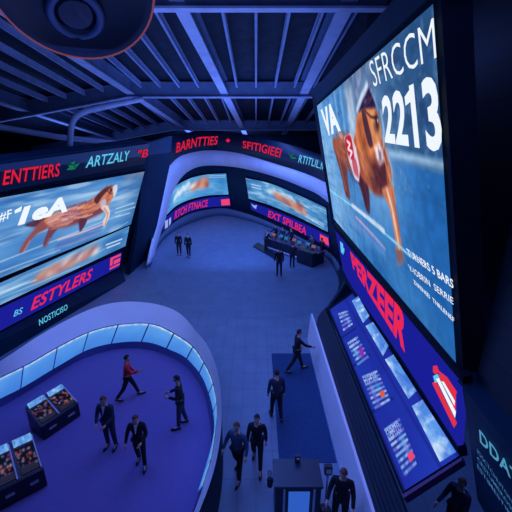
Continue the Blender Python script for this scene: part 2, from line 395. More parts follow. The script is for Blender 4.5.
# drum screens ---------------------------------------------------------
def drum_screen(label, TL_curve, BL_curve, off, paint, nm='video_screen'):
    root = thing(nm, label, 'screen', Dm(*TL_curve[len(TL_curve)//2], off))
    g = 1.8
    o = dstrip('frame', [(x, y-g) for x, y in TL_curve], [(x, y+g) for x, y in BL_curve], off-.12, 30, BLACK, None, .15); addto(o, root)
    n = 60; T, B = crv(TL_curve, n), crv(BL_curve, n)
    sx = abs(sum((Dm(*T[i+1])-Dm(*T[i])).length for i in range(n-1))); sy = (Dm(*T[n//2])-Dm(*B[n//2])).length
    c = Canvas(130, 50, sx, sy); paint(c, sx, sy)
    def fn(x, y):
        t = x/sx*(n-1); i = min(int(t), n-2); f = t-i; v = y/sy
        p = (B[i]*(1-f)+B[i+1]*f)*(1-v) + (T[i]*(1-f)+T[i+1]*f)*v
        return Dm(p[0], p[1], off)
    addto(c.mesh('picture', fn, None), root)
    return root
def bgblue(c, a=(45,100,165), b=(110,170,215), sx=.5, sy=3):
    c.a[:] = a; c.mix(c.noise(sx, sy)*1.2-.2, b); c.mix((c.noise(sx*1.2, sy*2.5)-.62)*2.5, (200,230,250))
def p_dl(c, X, Y):
    bgblue(c, (55,130,205), (140,205,245), .5, 2)
    c.blob(X*.92, Y*.6, X*.12, Y*.5, (40,120,190), .8)
    for i in range(9): c.blob(X*(.14+.03*i), Y*(.42+.03*i+.06*(i % 3)), X*.025, Y*.16, (235,245,255), .8, .5)
    for i, (u, v, r) in enumerate(((.50,.60,.06),(.56,.66,.07),(.62,.72,.06),(.66,.66,.05),(.68,.52,.035),(.60,.50,.05),(.47,.52,.05))):
        c.blob(X*u, Y*v, X*r, Y*.15, [(205,120,90),(160,75,70),(225,150,120)][i % 3], .9, .35)
    c.blob(X*.45, Y*.6, X*.07, Y*.13, (240,235,240), .8, .3)
    for v in (.93, .85): c.line([(X*.72, Y*v), (X*.98, Y*(v-.02))], Y*.03, (210,235,250), .03*Y, .7)
def p_dr(c, X, Y):
    bgblue(c, (40,100,170), (100,170,220), .4, 2)
    c.mix(np.clip((c.noise(.6, 5)-.6)*5, 0, 1)*.6, (210,235,250))
    c.line([(X*.02, Y*.35), (X*.6, Y*.30), (X*.98, Y*.28)], Y*.05, (150,200,235), .05*Y, .7)
    for i in range(10): c.blob(X*(.27+.035*i), Y*(.62+.05*((i*7) % 3)), X*.025, Y*.12, (225,240,250), .75, -.4)
    for i, (u, v, r) in enumerate(((.42,.5,.05),(.50,.46,.06),(.57,.46,.07),(.62,.40,.05),(.66,.52,.05),(.70,.36,.03),(.36,.54,.04))):
        c.blob(X*u, Y*v, X*r, Y*.14, [(215,120,90),(170,80,75),(225,150,125)][i % 3], .9, -.2)
    for v in (.75, .62): c.line([(X*.06, Y*v), (X*.17, Y*v)], Y*.06, (190,220,250), .04*Y, .8)
    for v in (.22, .14): c.line([(X*.8, Y*v), (X*.95, Y*v)], Y*.04, (210,235,250), .04*Y, .8)
DLT = [(170.5,192),(179,184),(193,177.5),(208,174.5),(226,173.5)]; DLB = [(166.5,215),(176,206),(190,199.5),(208,195.5),(228.5,194.5)]
drum_screen('curved far screen with running horse, left of the dark pillar', DLT, DLB, .35, p_dl)
DRT = [(245.5,178),(270,183.5),(298,195),(326,208)]; DRB = [(248.8,198.5),(272,206),(300,218),(328,232)]
drum_screen('curved far screen with running horses, right of the dark pillar', DRT, DRB, .35, p_dr)
def banner(label, T, B, word, tw, bw, off=.35):
    root = thing('led_banner', label, 'sign', Dm(*T[1], off))
    addto(dstrip('banner_face', T, B, off, 30, PURP, None, .15), root)
    dtext(word, tw, bw, off+.04, RED, root, bold=.015, shear=.15)
    return root
b1 = banner('small purple banner with red word under the far left curved screen', [(165,219),(176,209.5),(190,202.5),(208,198),(229,196.5)], [(162.5,232),(174,220),(189,212),(208,207.5),(230.5,206)],
            'RTCH FTNACE', [(175,211.5),(190,203.5),(208,199.5)], [(174.5,219.5),(190,211),(208,206.2)])
addto(marks('pink_block', [dpoly([(221,199.5),(229.5,198.8),(230,205),(221.5,205.5)], .40)], PINK, None, 'pink block at the right end'), b1)
addto(marks('pale_mark', [dpoly([(165,221),(168,219.5),(168,227),(165,229)], .40), dpoly([(169,219),(171,217),(171,223),(169,226)], .40)], PALE, None), b1)
b2 = banner('small purple banner with red word under the far right curved screen', [(250,202),(272,210),(300,222),(329,236.5)], [(251,209.5),(272,219),(300,232),(329,248)],
            'EXT SPILBEA', [(268,210),(287,218),(306,227.5)], [(268,217),(287,225.5),(306,235.5)])
addto(marks('pink_block', [dpoly([(320,234),(328,238),(329,246),(320,240.5)], .40)], PINK, None, 'pink block at the right end'), b2)
addto(marks('swoosh_mark', [dpoly([(251,203.5),(253,207),(256,209),(257,205),(254,205.5)], .40)], PALE, None), b2)
# ================================================================== LEFT WALL BLOCK
a1, a2 = G(0, 278, 3.4), AY(131, 224, 22); a3 = AY(144.5, 171.5, 22.3)
LP = Plane(a1, a2, a3)
def L(px, py, off=0): return LP.at(px, py, off)
# housing: one leaning body, with an upright plinth under it
def ext(p, q, t): return V(p) + (V(p)-V(q))*t      # beyond p away from q
lt0, lt1 = L(0, 163, 0), L(151, 142, 0); lb0, lb1 = L(0, 331, 0), L(121, 266, 0)
hs = thing('screen_housing', 'long dark leaning housing of the left wall screens with ticker above', 'housing', (lb1.x, lb1.y, 0))
back = -LP.n*.6
pts = [ext(lt0, lt1, .45), lt1, L(150, 172), L(133, 262), lb1, ext(lb0, lb1, .45)]
addto(prism('body', [p - LP.n*.12 for p in pts], back, NAVY), hs)
e0, e1 = L(0, 333, -.02), L(121, 268, -.02); g0, g1 = G(0, 357, .0), G(126, 281, .0)
FP = Plane(g0, g1, e0)
f_top0, f_top1, f_b0, f_b1 = ext(e0, e1, .45), e1, ext(g0, g1, .45), g1
addto(prism('plinth', [f_top0, f_top1, f_b1, f_b0], -V((LP.n.x, LP.n.y, 0))*.7, NAVY), hs)
addto(prism('ticker_face', [ext(L(0,164.5), L(150,143.5), .42), L(150,143.5), L(144,164), ext(L(0,192), L(144,164), .42)], -LP.n*.11, TICK), hs)
addto(lettering('ENTTIERS', pquad(LP, [(2,171),(60,163),(60.5,176),(2.5,185.5)], .03), RED2, None, bold=.015, shear=.25, label='red word at the left'), hs)
addto(lettering('ARTZALY', pquad(LP, [(86,157),(130,150.5),(130,160),(85.5,168)], .03), CYAN, None, bold=.01, shear=.25, label='cyan word'), hs)
addto(marks('swirl_mark', [[L(x, y, .03) for x, y in q] for q in ([(66,170),(70,167),(73,170)], [(70,163),(75,161),(74,165)], [(74,165),(80,163),(76,168)], [(68,165),(73,165),(76,169),(71,170)])], GREEN, None, 'green swirl'), hs)
addto(lettering('"B', pquad(LP, [(138,150.5),(148,148.5),(148,157),(138,158)], .03), RED2, None, bold=.015, shear=.2), hs)
addto(lettering('NOSTICISO', pquad(FP, [(38,320),(67,304),(68,309),(39.5,326)], .16), CYAN, None, bold=.008, shear=.2, label='small cyan word on the dark base'), hs)
def left_panel(name, label, q, paint, W=300, Hh=110, ex=.25):
    TL, TR, BR, BL = [L(x, y, .02) for x, y in q]
    TL2, BL2 = ext(TL, TR, ex), ext(BL, BR, ex)
    root = thing(name, label, 'screen' if name == 'video_screen' else 'sign', BR)
    g = .1
    fr = prism('frame', [TL2+LP.w*g-LP.n*.02, TR+LP.w*g+LP.u*g-LP.n*.02, BR-LP.w*g+LP.u*g-LP.n*.02, BL2-LP.w*g-LP.n*.02], -LP.n*.09, BLACK); addto(fr, root)
    o = LP.uw(BL2); X = (BR-BL2).length; Y = (TL-BL).length
    c = Canvas(W, Hh, X, Y); f = quad(TL2, TR, BR, BL2)
    def uv(px, py):       # photo point -> metres on the panel
        p = L(px, py, .02); u, w_ = LP.uw(p); u0, w0 = LP.uw(BL2)
        u1, w1 = LP.uw(BR); ut, wt = LP.uw(TL2); ur, wr = LP.uw(TR)
        # solve bilinear approx
        s = .5; t = .5
        for _ in range(8):
            bx = u0+(u1-u0)*s; by = w0+(w1-w0)*s; tx = ut+(ur-ut)*s; ty = wt+(wr-wt)*s
            t = (w_-by)/(ty-by); lx0 = u0+(ut-u0)*t; lx1 = u1+(ur-u1)*t; s = (u-lx0)/(lx1-lx0)
        return s*X, t*Y
    paint(c, X, Y, uv)
    addto(c.mesh('picture', lambda x, y: f(x/X, y/Y), None), root)
    return root
def P_(uv, pts): return [uv(*p) for p in pts]
def p_left(c, X, Y, uv):
    bgblue(c, (50,112,185), (135,190,238), .25, 1.2)
    c.mix(np.clip((c.noise(.5, 4)-.6)*5, 0, 1)*.5, (215,235,252)); c.mix(np.clip((c.noise(.4, 2.5)-.6)*4, 0, 1)*.5, (30,80,150))
    x0 = uv(118, 190)[0]
    c.mix((c.X-x0)/(X-x0)*(c.Y/Y > .0)*.6, (30,85,150))
    k = c.noise(1.5, 3)
    c.mix(np.clip((c.Y/Y-.78)*5, 0, 1)*np.clip((c.X-x0)*1.2, 0, 1)*(.3+k*.6), (135,140,165))
    for a, b, al in (((0,262),(120,215),.6), ((0,272),(60,250),.6), ((0,240),(90,205),.35), ((60,262),(128,222),.5), ((30,236),(70,222),.5)):
        c.line(P_(uv, (a, b)), .06, (215,235,250), .06, al)
    S = lambda pts: P_(uv, closed(pts, 26)); W = lambda pts: P_(uv, pts)
    br, orr, dk = (145,78,80), (205,125,98), (72,42,70)
    c.blob(*uv(85, 210), 3.0, 1.2, (170,205,240), .4)
    c.poly(S([(25,225),(33,221),(44,217),(50,219),(42,225),(33,227)]), dk, .12); c.fur(W([(26,226),(36,223),(46,219)]), .25, [dk, (120,70,80)], 12, .5, .06)
    c.poly(S([(44,219),(52,222),(46,229),(37,234),(30,241),(24,251),(19,253),(25,241),(33,231)]), br, .11)
    c.poly(S([(52,222),(62,224),(54,233),(50,240),(45,248),(43,245),(47,233)]), (112,64,84), .1)
    c.poly(S([(44,220),(60,212),(77,206),(88,201.5),(96,196),(102,190),(109,186),(114,187),(115,193),(112,199),(108,206),(102,212),(93,217),(84,221),(74,224),(60,228),(50,227)]), orr, .11)
    c.poly(S([(52,224),(72,220),(90,213),(101,207),(107,203),(104,211),(93,217),(76,224),(60,228)]), (105,55,75), .18, .85)
    c.poly(S([(47,219),(60,214),(76,209),(82,214),(68,221),(52,225)]), (200,150,158), .18, .7)
    c.fur(W([(48,222),(66,216),(84,210),(98,202)]), .9, [(230,160,130),(150,75,75),(190,110,90),(90,50,80),(225,180,180)], 60, .7, .06)
    c.fur(W([(56,218),(70,214),(80,211)]), .5, [(150,45,70),(230,200,215),(100,50,80)], 16, .5, .06)
    c.poly(S([(94,200),(99,193),(105,188),(112,185.5),(108,190),(102,197),(97,204)]), (75,36,52), .09, .9)
    c.fur(W([(96,200),(104,191),(111,186)]), .2, [(50,28,50),(130,80,80)], 12, .4, .05)
    c.fur(W([(104,203),(109,196),(113,190)]), .4, [(240,160,120),(170,85,65),(120,60,60)], 16, .35, .05)
    c.poly(S([(100,203),(105,199),(106.5,204),(102,208)]), (190,195,225), .13, .8)
    c.blob(*uv(111, 190), .1, .1, (30,16,30), 1); c.line(W([(106,190),(111,194),(114,193)]), .05, (80,40,60), .05)
    c.poly(S([(113,187),(117,184.5),(117,191),(114,197)]), (228,238,248), .1, .8)
    c.poly(S([(101,208),(107,205),(110,213),(107.5,221),(104,227),(103,221),(106,214)]), (236,208,196), .09); c.line(W([(104,208),(108,214),(105,225)]), .07, (160,90,85), .08, .7)
    c.poly(S([(79,219),(87,219),(85,225),(80,232),(79,227)]), (88,48,72), .1)
    c.line(W([(30,241),(24,251)]), .06, (210,150,140), .07, .7); c.line(W([(50,238),(45,247)]), .05, (190,150,165), .06, .6)
    c.line(P_(uv, ((58,240),(80,233),(104,224))), .1, (225,190,205), .08, .9)
    c.line(P_(uv, ((58,246),(80,239),(100,230))), .35, (70,90,170), .3, .5)
    for a, b in (((116,209),(134,203)), ((115,213),(135,207)), ((116,217),(130,213))): c.line(P_(uv, (a, b)), .06, (205,230,248), .05, .8)
sc = left_panel('video_screen', 'large left wall screen with galloping brown horse and big white characters', [(0,198),(144.5,171.5),(131,224),(0,278)], p_left, 420, 130)
addto(lettering('1eA', pquad(LP, [(17.5,208.5),(66,196),(67.5,211.5),(17.5,226)], .05), WHITE, None, bold=.05, shear=.25, label='big white characters'), sc)
addto(lettering('#F', pquad(LP, [(-2,213),(12,209),(13,218),(-1,223)], .05), WHITE, None, bold=.008, shear=.2), sc)
addto(marks('digit_flag', [[L(x, y, .05) for x, y in ((14.5,210.5),(22,206),(21,211),(15,213.5))]], WHITE, None), sc)
def p_left2(c, X, Y, uv):
    bgblue(c, (45,105,175), (125,185,230), .3, 1.5)
    for i in range(16):
        t = i/15; p = uv(40+56*t, 277-27.5*t); c.blob(p[0], p[1]+.1*math.sin(i*2), .4, .2, [(190,115,105),(215,160,140),(150,85,95),(230,215,215)][i % 4], .85, .2)
    c.line(P_(uv, ((0,293),(36,280))), .06, (215,235,250), .06, .7); c.line(P_(uv, ((0,298),(36,284),(80,266))), .05, (200,225,250), .05, .5)
    for a, b in (((106,245),(122,239)), ((107,248),(120,243))): c.line(P_(uv, (a, b)), .07, (225,240,250), .05, .9)
left_panel('video_screen', 'narrow lower strip screen on the left wall with blurred horse', [(0,283),(129.5,226),(125.5,246),(0,305)], p_left2, 260, 50)
bn = thing('led_banner', 'purple banner with red word at the bottom of the left wall screens', 'sign', L(121,260))
f0 = [ext(L(0,310,.02), L(122,253,.02), .25), L(122,253,.02), L(119.5,267,.02), ext(L(0,331,.02), L(119.5,267,.02), .25)]
addto(prism('banner_face', f0, -LP.n*.1, PURP), bn)
addto(lettering('ESTYLERS', pquad(LP, [(31,299),(93,268),(92,278.5),(30.5,311)], .05), RED, None, bold=.02, shear=.3), bn)
addto(lettering('BS', pquad(LP, [(14,311),(23,307),(22.5,313),(13.5,317)], .05), CYAN, None, bold=.01, shear=.2), bn)
q = pquad(LP, [(110.5,258),(121,253.5),(119.5,265),(109.5,270)], .04)
addto(marks('pink_block', [[q(.0,.0), q(1,0), q(1,.18), q(0,.18)], [q(0,.3), q(.25,.3), q(.25,1), q(0,1)], [q(.25,.8), q(1,.8), q(1,1), q(.25,1)], [q(.35,.3), q(1,.3), q(1,.65), q(.35,.65)]], PINK, None, 'pink block at the right end'), bn)
# return wall between housing and drum arch
rw = [L(150,142,-.1), Dm(150,142,.2), Dm(170,160,.2), Dm(147,266,.2), V((Dm(147,266,.2).x, Dm(147,266,.2).y, 0)), V((L(133,262,-.1).x-.3, L(133,262,-.1).y, 0)), L(133,262,-.3)]
bm = bmesh.new()
A = [AY(149,142.5,22.6), AY(143,170,22.4), AY(136,240,22.2), AY(130,277,22.0)]
Bq = [AY(172,136,27.5), AY(170,164,27.5), AY(157,226,26.6), AY(147,268,25)]
A[3].z = 0; Bq[3].z = 0
struct(sheet('wall_return', [A, Bq], NAVY, thick=lambda co: V((-.3, .1, 0)), smooth=False))
# ================================================================== ARENA RING
r_out = [(-70,400),(-35,379),(0,361),(45,332),(90.6,309),(120,302),(150,303),(172,309),(184,317),(195,330),(206,343),(213,357),(218,374),(220.8,393),(221,430),(214,470),(199,512),(172,575)]
r_pt = [(-70,414),(-35,395),(0,377),(27,364),(59,346),(90.6,331),(122,324),(154,324),(181,337),(195,348),(204,361.5),(211,375),(215,389),(217.5,405),(217,425),(211,462),(194,512),(166,580)]
r_pb = [(-70,437),(-35,418),(0,399),(20,389),(57,367),(88,350),(119,343),(149,343),(174,351.5),(185,357),(192.5,364),(200,373),(206,384),(213,407),(215,430),(208,462),(192,512),(164,585)]
r_in = [(-70,447),(-35,428),(0,408),(32,389),(68,366.5),(90,356.5),(119,349),(149,350),(172,358),(184,365),(195,377),(203,391),(208,411),(211,432),(210.6,452),(206,478),(191,520),(163,590)]
N = 140
def ring(pts, z, n=N): return [G(x, y, z) for x, y in crv(pts, n)]
c_out, c_pt, c_pb, c_in = ring(r_out, 1.55), ring(r_pt, 1.05), ring(r_pb, .32), ring(r_in, 0)
# plan-smooth & keep the floor edge inside
bar = thing('curved_barrier', 'low curved lavender barrier with glowing blue glass panels around the purple floor', 'barrier', (c_in[70].x, c_in[70].y, 0))
c_lip = [p + (V((0,0,.02))) for p in c_pt]
addto(sheet('rim', [c_pt, [a*.5+b*.5 for a, b in zip(c_pt, c_out)], c_out], LAV), bar)
addto(sheet('outer_face', [c_out, [V((p.x, p.y, .0)) for p in c_out]], NAVY), bar)
BASEP = mat('barrier_base', (.10,.12,.35), .5, noise=.05)
addto(sheet('base_band', [c_in, [a*.35+b*.65 for a, b in zip(c_in, c_pb)], c_pb], BASEP), bar)
addto(sheet('panel_backing', [[p+V((0,0,0)) for p in c_pb], c_pt], mat('barrier_mullion', (.08,.08,.25), .5)), bar)
# lit panels placed by photo divisions on the top edge
tp = crv(r_pt, N); txs = [(-35,395),(0,377),(24,365.5),(57,347),(88,332),(119,324.5),(150,323.5),(175,333),(193,346.5),(205.5,363),(213,382),(217,402),(217,425),(211,462),(203,488)]
def nearest(p): return min(range(N), key=lambda i: (tp[i][0]-p[0])**2+(tp[i][1]-p[1])**2)
ids = [nearest(p) for p in txs]
# one shared panel picture painter
def glow(c):
    c.a[:] = (70,135,225); c.mix((c.Y/c.sy)*.7, (120,190,245)); c.mix(c.noise(1.5, 2)*.5, (50,110,215))
    c.mix(np.clip((c.Y/c.sy-.86)*8, 0, 1)*c.noise(8, 8)*1.3, (225,240,255))
for a, b in zip(ids[:-1], ids[1:]):
    if b-a < 2: continue
    c_s = lambda arr, t: (arr[min(int(t), N-2)]*(1-(t-min(int(t), N-2))) + arr[min(int(t), N-2)+1]*(t-min(int(t), N-2)))
    a_, b_ = a+.18, b-.18
    sx = (c_pt[a]-c_pt[b]).length; c = Canvas(26, 16, sx, .75); glow(c)
    def fn(x, y, a_=a_, b_=b_, sx=sx):
        t = a_+(b_-a_)*x/sx; lo, hi = c_s(c_pb, t), c_s(c_pt, t); p = lo+(hi-lo)*(.03+.93*y/.75)
        tan = c_s(c_pt, min(t+1, N-1.01))-c_s(c_pt, max(t-1, 0)); up = hi-lo; nn = tan.cross(up).normalized()
        if nn.z < 0 and abs(nn.z) > .02: pass
        nn = -nn if nn.dot(V((-6, 9, 1))-p) < 0 else nn
        return p+nn*.03
    addto(c.mesh('glass_panel', fn, None), bar)
# arena carpet
bm = bmesh.new(); vs = [bm.verts.new((p.x, p.y, .012)) for p in c_in[::2]]
vs += [bm.verts.new((x, y, .012)) for x, y in ((-3, 1.5), (-10, 1.5), (-14, 5))]
bm.faces.new(vs); f = from_bm('floor_carpet', bm, CARPET); struct(f)
# dark carpet in the lobby
o = box('entrance_mat', (.65, 7.7, 0), (2.26, 13.0, .02), DCARPET); tag(o, 'dark blue rectangular floor mat beside the lavender parapet', 'mat')
# circular inlay of the far floor
inl = [G(x, y, 0) for x, y in crv([(150,268),(153,282),(160,295),(172,305),(192,312),(220,316),(262,319),(300,316),(322,311),(334,298),(338,277)], 50)]
bm = bmesh.new(); bm.faces.new([bm.verts.new((p.x, p.y, .006)) for p in inl] + [bm.verts.new((p.x, p.y, .006)) for p in arcs[::-1][1:-1]])
struct(from_bm('floor_inlay', bm, brick_mat('far_tiles', (.23,.33,.43), (.22,.32,.42), (.18,.27,.37), .8, .8, .012, .55, spec=.2)))
# ================================================================== RIGHT SIDE
# parapet
Y0, Y1 = -2.0, 14.1
pr = thing('parapet', 'long straight lavender parapet wall on the right with ribbed dark sloping top', 'parapet', (2.35, 8, 0))
addto(prism('face_panel', [(2.30, Y0, 0), (2.40, Y0, 1.3), (2.47, Y0, 1.3), (2.47, Y0, 0)], (0, Y1-Y0, 0), LAV), pr)
RIB = brick_mat('ribbed_slope', (.035,.055,.09), (.03,.05,.08), (.012,.02,.035), .05, 50, .012, .5, axes='XY')
addto(prism('ribbed_slope', [(2.47, Y0, 1.28), (2.80, Y0, 2.04), (2.86, Y0, 1.98), (2.52, Y0, 1.1)], (0, 13.2-Y0, 0), RIB), pr)
# end wall from parapet round to the drum
foot = [G(x, y, 0) for x, y in crv([(338,277),(339,284),(334,298),(322,311)], 14)] + [V((2.62, 14.2, 0))]
hz_ = list(np.linspace(.8, .25, 14)); tp_ = crv([(341,263),(346,273),(350,284),(342,298),(327,310)], 14)
tops = [G(q_[0], q_[1], z) for q_, z in zip(tp_, hz_)] + [V((2.75, 14.3, 1.0))]
zt = list(np.linspace(3.2, .5, 14)) + [1.1]
ew = sheet('wall_corner', [foot, tops, [V((t.x+.1, t.y+.15, float(z))) for t, z in zip(tops, zt)]], mat('teal_wall', (.012,.04,.07), .5), thick=lambda co: V((.3, .15, 0))); struct(ew)
# menu board
Lb0, Lb1 = G(404, 491, 2.2), G(330, 310, 2.2); Rb0, Rb1 = G(459, 455, 3.0), G(353, 294, 3.0)
BP = Plane(Lb0, Lb1, Rb0)
def B_(px, py, off=0): return BP.at(px, py, off)
mb = thing('menu_board', 'tilted backlit purple notice board with bright windows and text sheets', 'board', Lb0)
qq = [(404,491),(329.5,310),(353,293.5),(459.5,455.5)]
fr = [(403,494),(327,309),(353,291),(461.5,457)]
addto(prism('frame', [B_(x, y, -.03) for x, y in fr], -BP.n*.14, BLACK), mb)
addto(prism('end_strip', [B_(*p, -.02) for p in ((403,494),(461.5,457),(461.5,460.5),(403,498.5))], -BP.n*.16, mat('maroon_edge', (.12,.03,.12), .5)), mb)
bq = [B_(x, y, 0) for x, y in qq]; bf = quad(bq[1], bq[2], bq[3], bq[0])     # u across, v towards the far end
c = Canvas(60, 260, 1.2, 7.5)
c.a[:] = (30,46,160); c.mix((c.noise(1.2, .8)-.35)*1.3, (36,64,190))
c.mix(np.clip(1-abs(c.X-.80)/.05, 0, 1)*.5, (20,30,110))
for yb_ in (2.05, 3.9, 5.45): c.line([(.02, yb_), (.6, yb_)], .07, (14,24,100), .08, .8)
c.mix(np.clip((c.X-1.12)/.08, 0, 1)*.6, (15,22,90)); c.mix(np.clip((.06-c.X)/.05, 0, 1)*.7, (12,20,80))
addto(c.mesh('lit_face', lambda x, y: bf(x/1.2, y/7.5), None), mb)
for qd in ([(352,301),(358,296),(369.5,316),(363,323)], [(365.6,326),(373,322),(388.5,345.7),(383,356)], [(385,359.5),(393.3,354.5),(416.5,391),(408.6,399)], [(411.8,406),(422.4,399.6),(456,452),(440,462)]):
    f = pquad(BP, qd, .02); c = Canvas(22, 60, .5, 1.6)
    c.a[:] = (90,150,235); c.mix(c.X/c.sx*-.8+.6, (165,205,245)); c.mix((c.noise(5, 3)-.4)*1.6, (55,100,205)); c.mix((c.noise(3, 4)-.55)*3, (215,235,250))
    # panel: u across the short side, v along the board
    addto(c.mesh('bright_window', lambda x, y: f(y/1.6, 0)*(x/.5) + f(y/1.6, 1)*(1-x/.5) if False else quad(B_(*qd[0], .02), B_(*qd[1], .02), B_(*qd[2], .02), B_(*qd[3], .02))(x/.5, 1-y/1.6), None), mb)
random.seed(3)
ALP = 'ABEHKMNRSTXZ'
for i, qd in enumerate(([(337.7,312.5),(347.5,309.5),(353,325),(343.6,332)], [(346.5,341.8),(357,335),(369.5,358),(358,367)], [(361,375),(377,369),(391,401),(375,410.6)], [(383,428),(399,416.5),(418.5,464),(404.7,477.7)])):
    f = pquad(BP, qd, .02)
    n_ = (5, 6, 8, 9)[i]; c = Canvas(44, 60, 1, 1.5); c.a[:] = (30,48,150); c.mix((c.noise(3, 3)-.4), (60,90,200))
    for r in range(n_):
        y_ = 1.5*(r+.5)/n_; x_ = .06
        while x_ < .93:
            w_ = .05+.12*RNG.random(); c.line([(x_, y_), (min(x_+w_, .95), y_)], 1.5/n_*.5, [(130,180,240),(90,140,225),(175,205,245),(120,110,220)][int(RNG.integers(0, 4))], .03, .85); x_ += w_+.06
    for k_ in range(3): c.blob(.25+.5*RNG.random(), .3+.9*RNG.random(), .12, .25, [(70,150,220),(150,190,240),(110,90,210)][k_], .55)
    s = c.mesh('text_sheet', lambda x, y: f(x, y/1.5)-BP.n*.008, None); addto(s, mb)
    for r, txt in enumerate(('HAMB','KERTAN')[:2]):
        lettering(txt, lambda u, v: f(.04+u*.8, .84-.16*r+.12*v), PALE, s, name='text_line', bold=.01)
    if i == 2: marks('orange_mark', [[f(*p) + BP.n*.004 for p in ((.6,.18),(.85,.2),(.84,.36),(.6,.34))]], ORANGE, s)
    if i == 3: marks('red_mark', [[f(*p) + BP.n*.004 for p in ((.62,.12),(.95,.14),(.95,.27),(.62,.26))]], PINK, s)
    if i == 1: marks('magenta_mark', [[f(*p) + BP.n*.004 for p in ((.55,.2),(.8,.2),(.9,.5),(.6,.45))]], emit('magenta_mark', (150,40,170)), s)
# giant screen ------------------------------------------------------
A0, A1, A2, A3 = G(456, 363, 5.2), G(334, 219, 5.2), AY(317, 106, 15.5), AY(433, 4, 4.97)
SP = Plane(A0, A1, A3)
def S_(px, py, off=0): return SP.at(px, py, off)
# pixel corners, all on the plane
cTL, cTR, cBR, cBL = S_(317,106), S_(433,4), S_(456,363), S_(334,219)
gs = thing('video_screen', 'giant right wall screen with chestnut horse and big white number', 'screen', cBR)
fo = [(312,97),(440,-14),(463.5,374),(332,224)]
fp = [S_(x, y, -.03) for x, y in fo]
addto(prism('frame', fp, -SP.n*.35, BLACK), gs)
hp = [S_(x, y, -.1) for x, y in ((309,96),(411,-28),(440,-14),(312,100))]
hp = [S_(309,97,.05), S_(395,-8,.05), S_(400,-60,.05), S_(470,-60,.05), S_(440,-12,.05), S_(313,102,.05)]
hp = [S_(310,95,.06), S_(398,-13,.06), S_(450,-75,.06), S_(444,-9,.06), S_(433,-1,.06), S_(316,103,.06)]
addto(prism('hood', [S_(312,92,.06), S_(420,-30,.06), S_(441,-14,.06), S_(316.5,103,.06)], -SP.n*.5, mat('hood_navy', (.003,.02,.035), .7, spec=.1)), gs)
SX = (cBR-cBL).length; SY = (cTR-cBR).length; scr = quad(cTL, cTR, cBR, cBL)
def suv(px, py):
    p = S_(px, py); u, w_ = SP.uw(p); bl, br_, tl, tr = SP.uw(cBL), SP.uw(cBR), SP.uw(cTL), SP.uw(cTR)
    s = t = .5
    for _ in range(12):
        by = bl[1]+(br_[1]-bl[1])*s; ty = tl[1]+(tr[1]-tl[1])*s; t = (w_-by)/(ty-by)
        x0 = bl[0]+(tl[0]-bl[0])*t; x1 = br_[0]+(tr[0]-br_[0])*t; s = (u-x0)/(x1-x0)
    return s*SX, t*SY
c = Canvas(430, 240, SX, SY); Q = lambda pts: [suv(*p) for p in pts]
c.a[:] = (28,92,165)
c.mix((c.noise(.4, .6)-.3)*1.0, (48,118,195))
c.mix(np.clip(1-c.X/(SX*.66), 0, 1)*1.0, (110,172,232))
c.mix(np.clip((c.noise(1.2, .3)-.5)*3, 0, 1)*np.clip(1-c.X/(SX*.7), 0, 1)*.7, (165,205,240))
c.mix(np.clip((c.noise(.5, 5)-.55)*2, 0, 1)*.35, (20,60,125))
# wall behind the horse
wl_ = Q([(352,60),(433,0),(460,0),(452,166),(405,157),(385,153),(372,150),(345,100)])
c.poly(wl_, (42,82,132), .25); k = c.noise(2.5, 5); msk = c.a.copy()
c.mix(np.clip((k-.55)*4, 0, 1)*.45*(c.Y > SY*.52)*(c.X > SX*.33), (25,50,95)); c.mix(np.clip((c.noise(6, 6)-.55)*4, 0, 1)*.5*(c.Y > SY*.52)*(c.X > SX*.33), (95,140,185))
c.poly(Q([(345,84),(368,66),(376,90),(372,104),(352,116),(346,110)]), (75,85,125), .5, .8); c.mix(np.clip((c.noise(5, 3)-.55)*4, 0, 1)*np.exp(-((c.X-suv(358,92)[0])**2/1.5+(c.Y-suv(358,92)[1])**2/1.2))*.7, (170,165,190))
for x in (334, 340, 346, 351): c.line(Q([(x, 92),(x+6, 138)]), .22, (170,210,245), .3, .55)
c.line(Q([(380,152),(405,157),(449,168)]), .16, (150,185,215), .1, .9); c.line(Q([(382,157),(449,173)]), .1, (60,100,150), .1, .6)
c.blob(*suv(378, 175), 1.6, 1.4, (135,185,230), .55)
c.blob(*suv(345, 205), 1.6, .9, (120,170,220), .6)
# horse
ches, orng, dark, drk2, wht = (165,82,60), (220,130,82), (75,36,50), (44,28,66), (235,230,240)
QS = lambda pts: Q(closed(pts, 30))
c.blob(*suv(368,140), 1.5, 1.9, (150,195,240), .45)
c.poly(QS([(333,140),(341,142),(346,158),(348,180),(350,200),(346,196),(342,178),(337,160)]), (112,62,66), .12)
c.poly(QS([(333,139),(341,136),(350,134),(357,150),(356,172),(350,171),(343,162),(336,154)]), (158,86,68), .25)
c.blob(*suv(341,137), .35, .2, (235,170,135), .7); c.blob(*suv(352,122), .35, .9, (225,235,250), .7)
c.fur(Q([(336,138),(345,150),(352,168)]), .7, [(205,125,90),(110,60,65),(150,90,85),(80,50,80)], 26, .5, .06)
c.line(Q([(337,150),(341,168),(346,190)]), .10, (190,120,95), .12, .6)
c.poly(QS([(357,150),(365,160),(368,180),(370,214),(367,212),(361,190),(355,172)]), dark, .12)
c.line(Q([(363,176),(367,196),(369,212)]), .06, (50,60,120), .08)
c.poly(QS([(354,138),(362,128),(376,132),(385,145),(390,163),(391.5,180),(388,190),(382,196),(375,194),(368,186),(361,176),(355,160)]), ches, .14)
c.poly(QS([(357,140),(366,132),(374,150),(377,166),(369,172),(361,162)]), orng, .35, .85)
c.poly(QS([(371,162),(384,158),(390,170),(389,184),(382,193),(374,190),(369,178)]), dark, .35, .9)
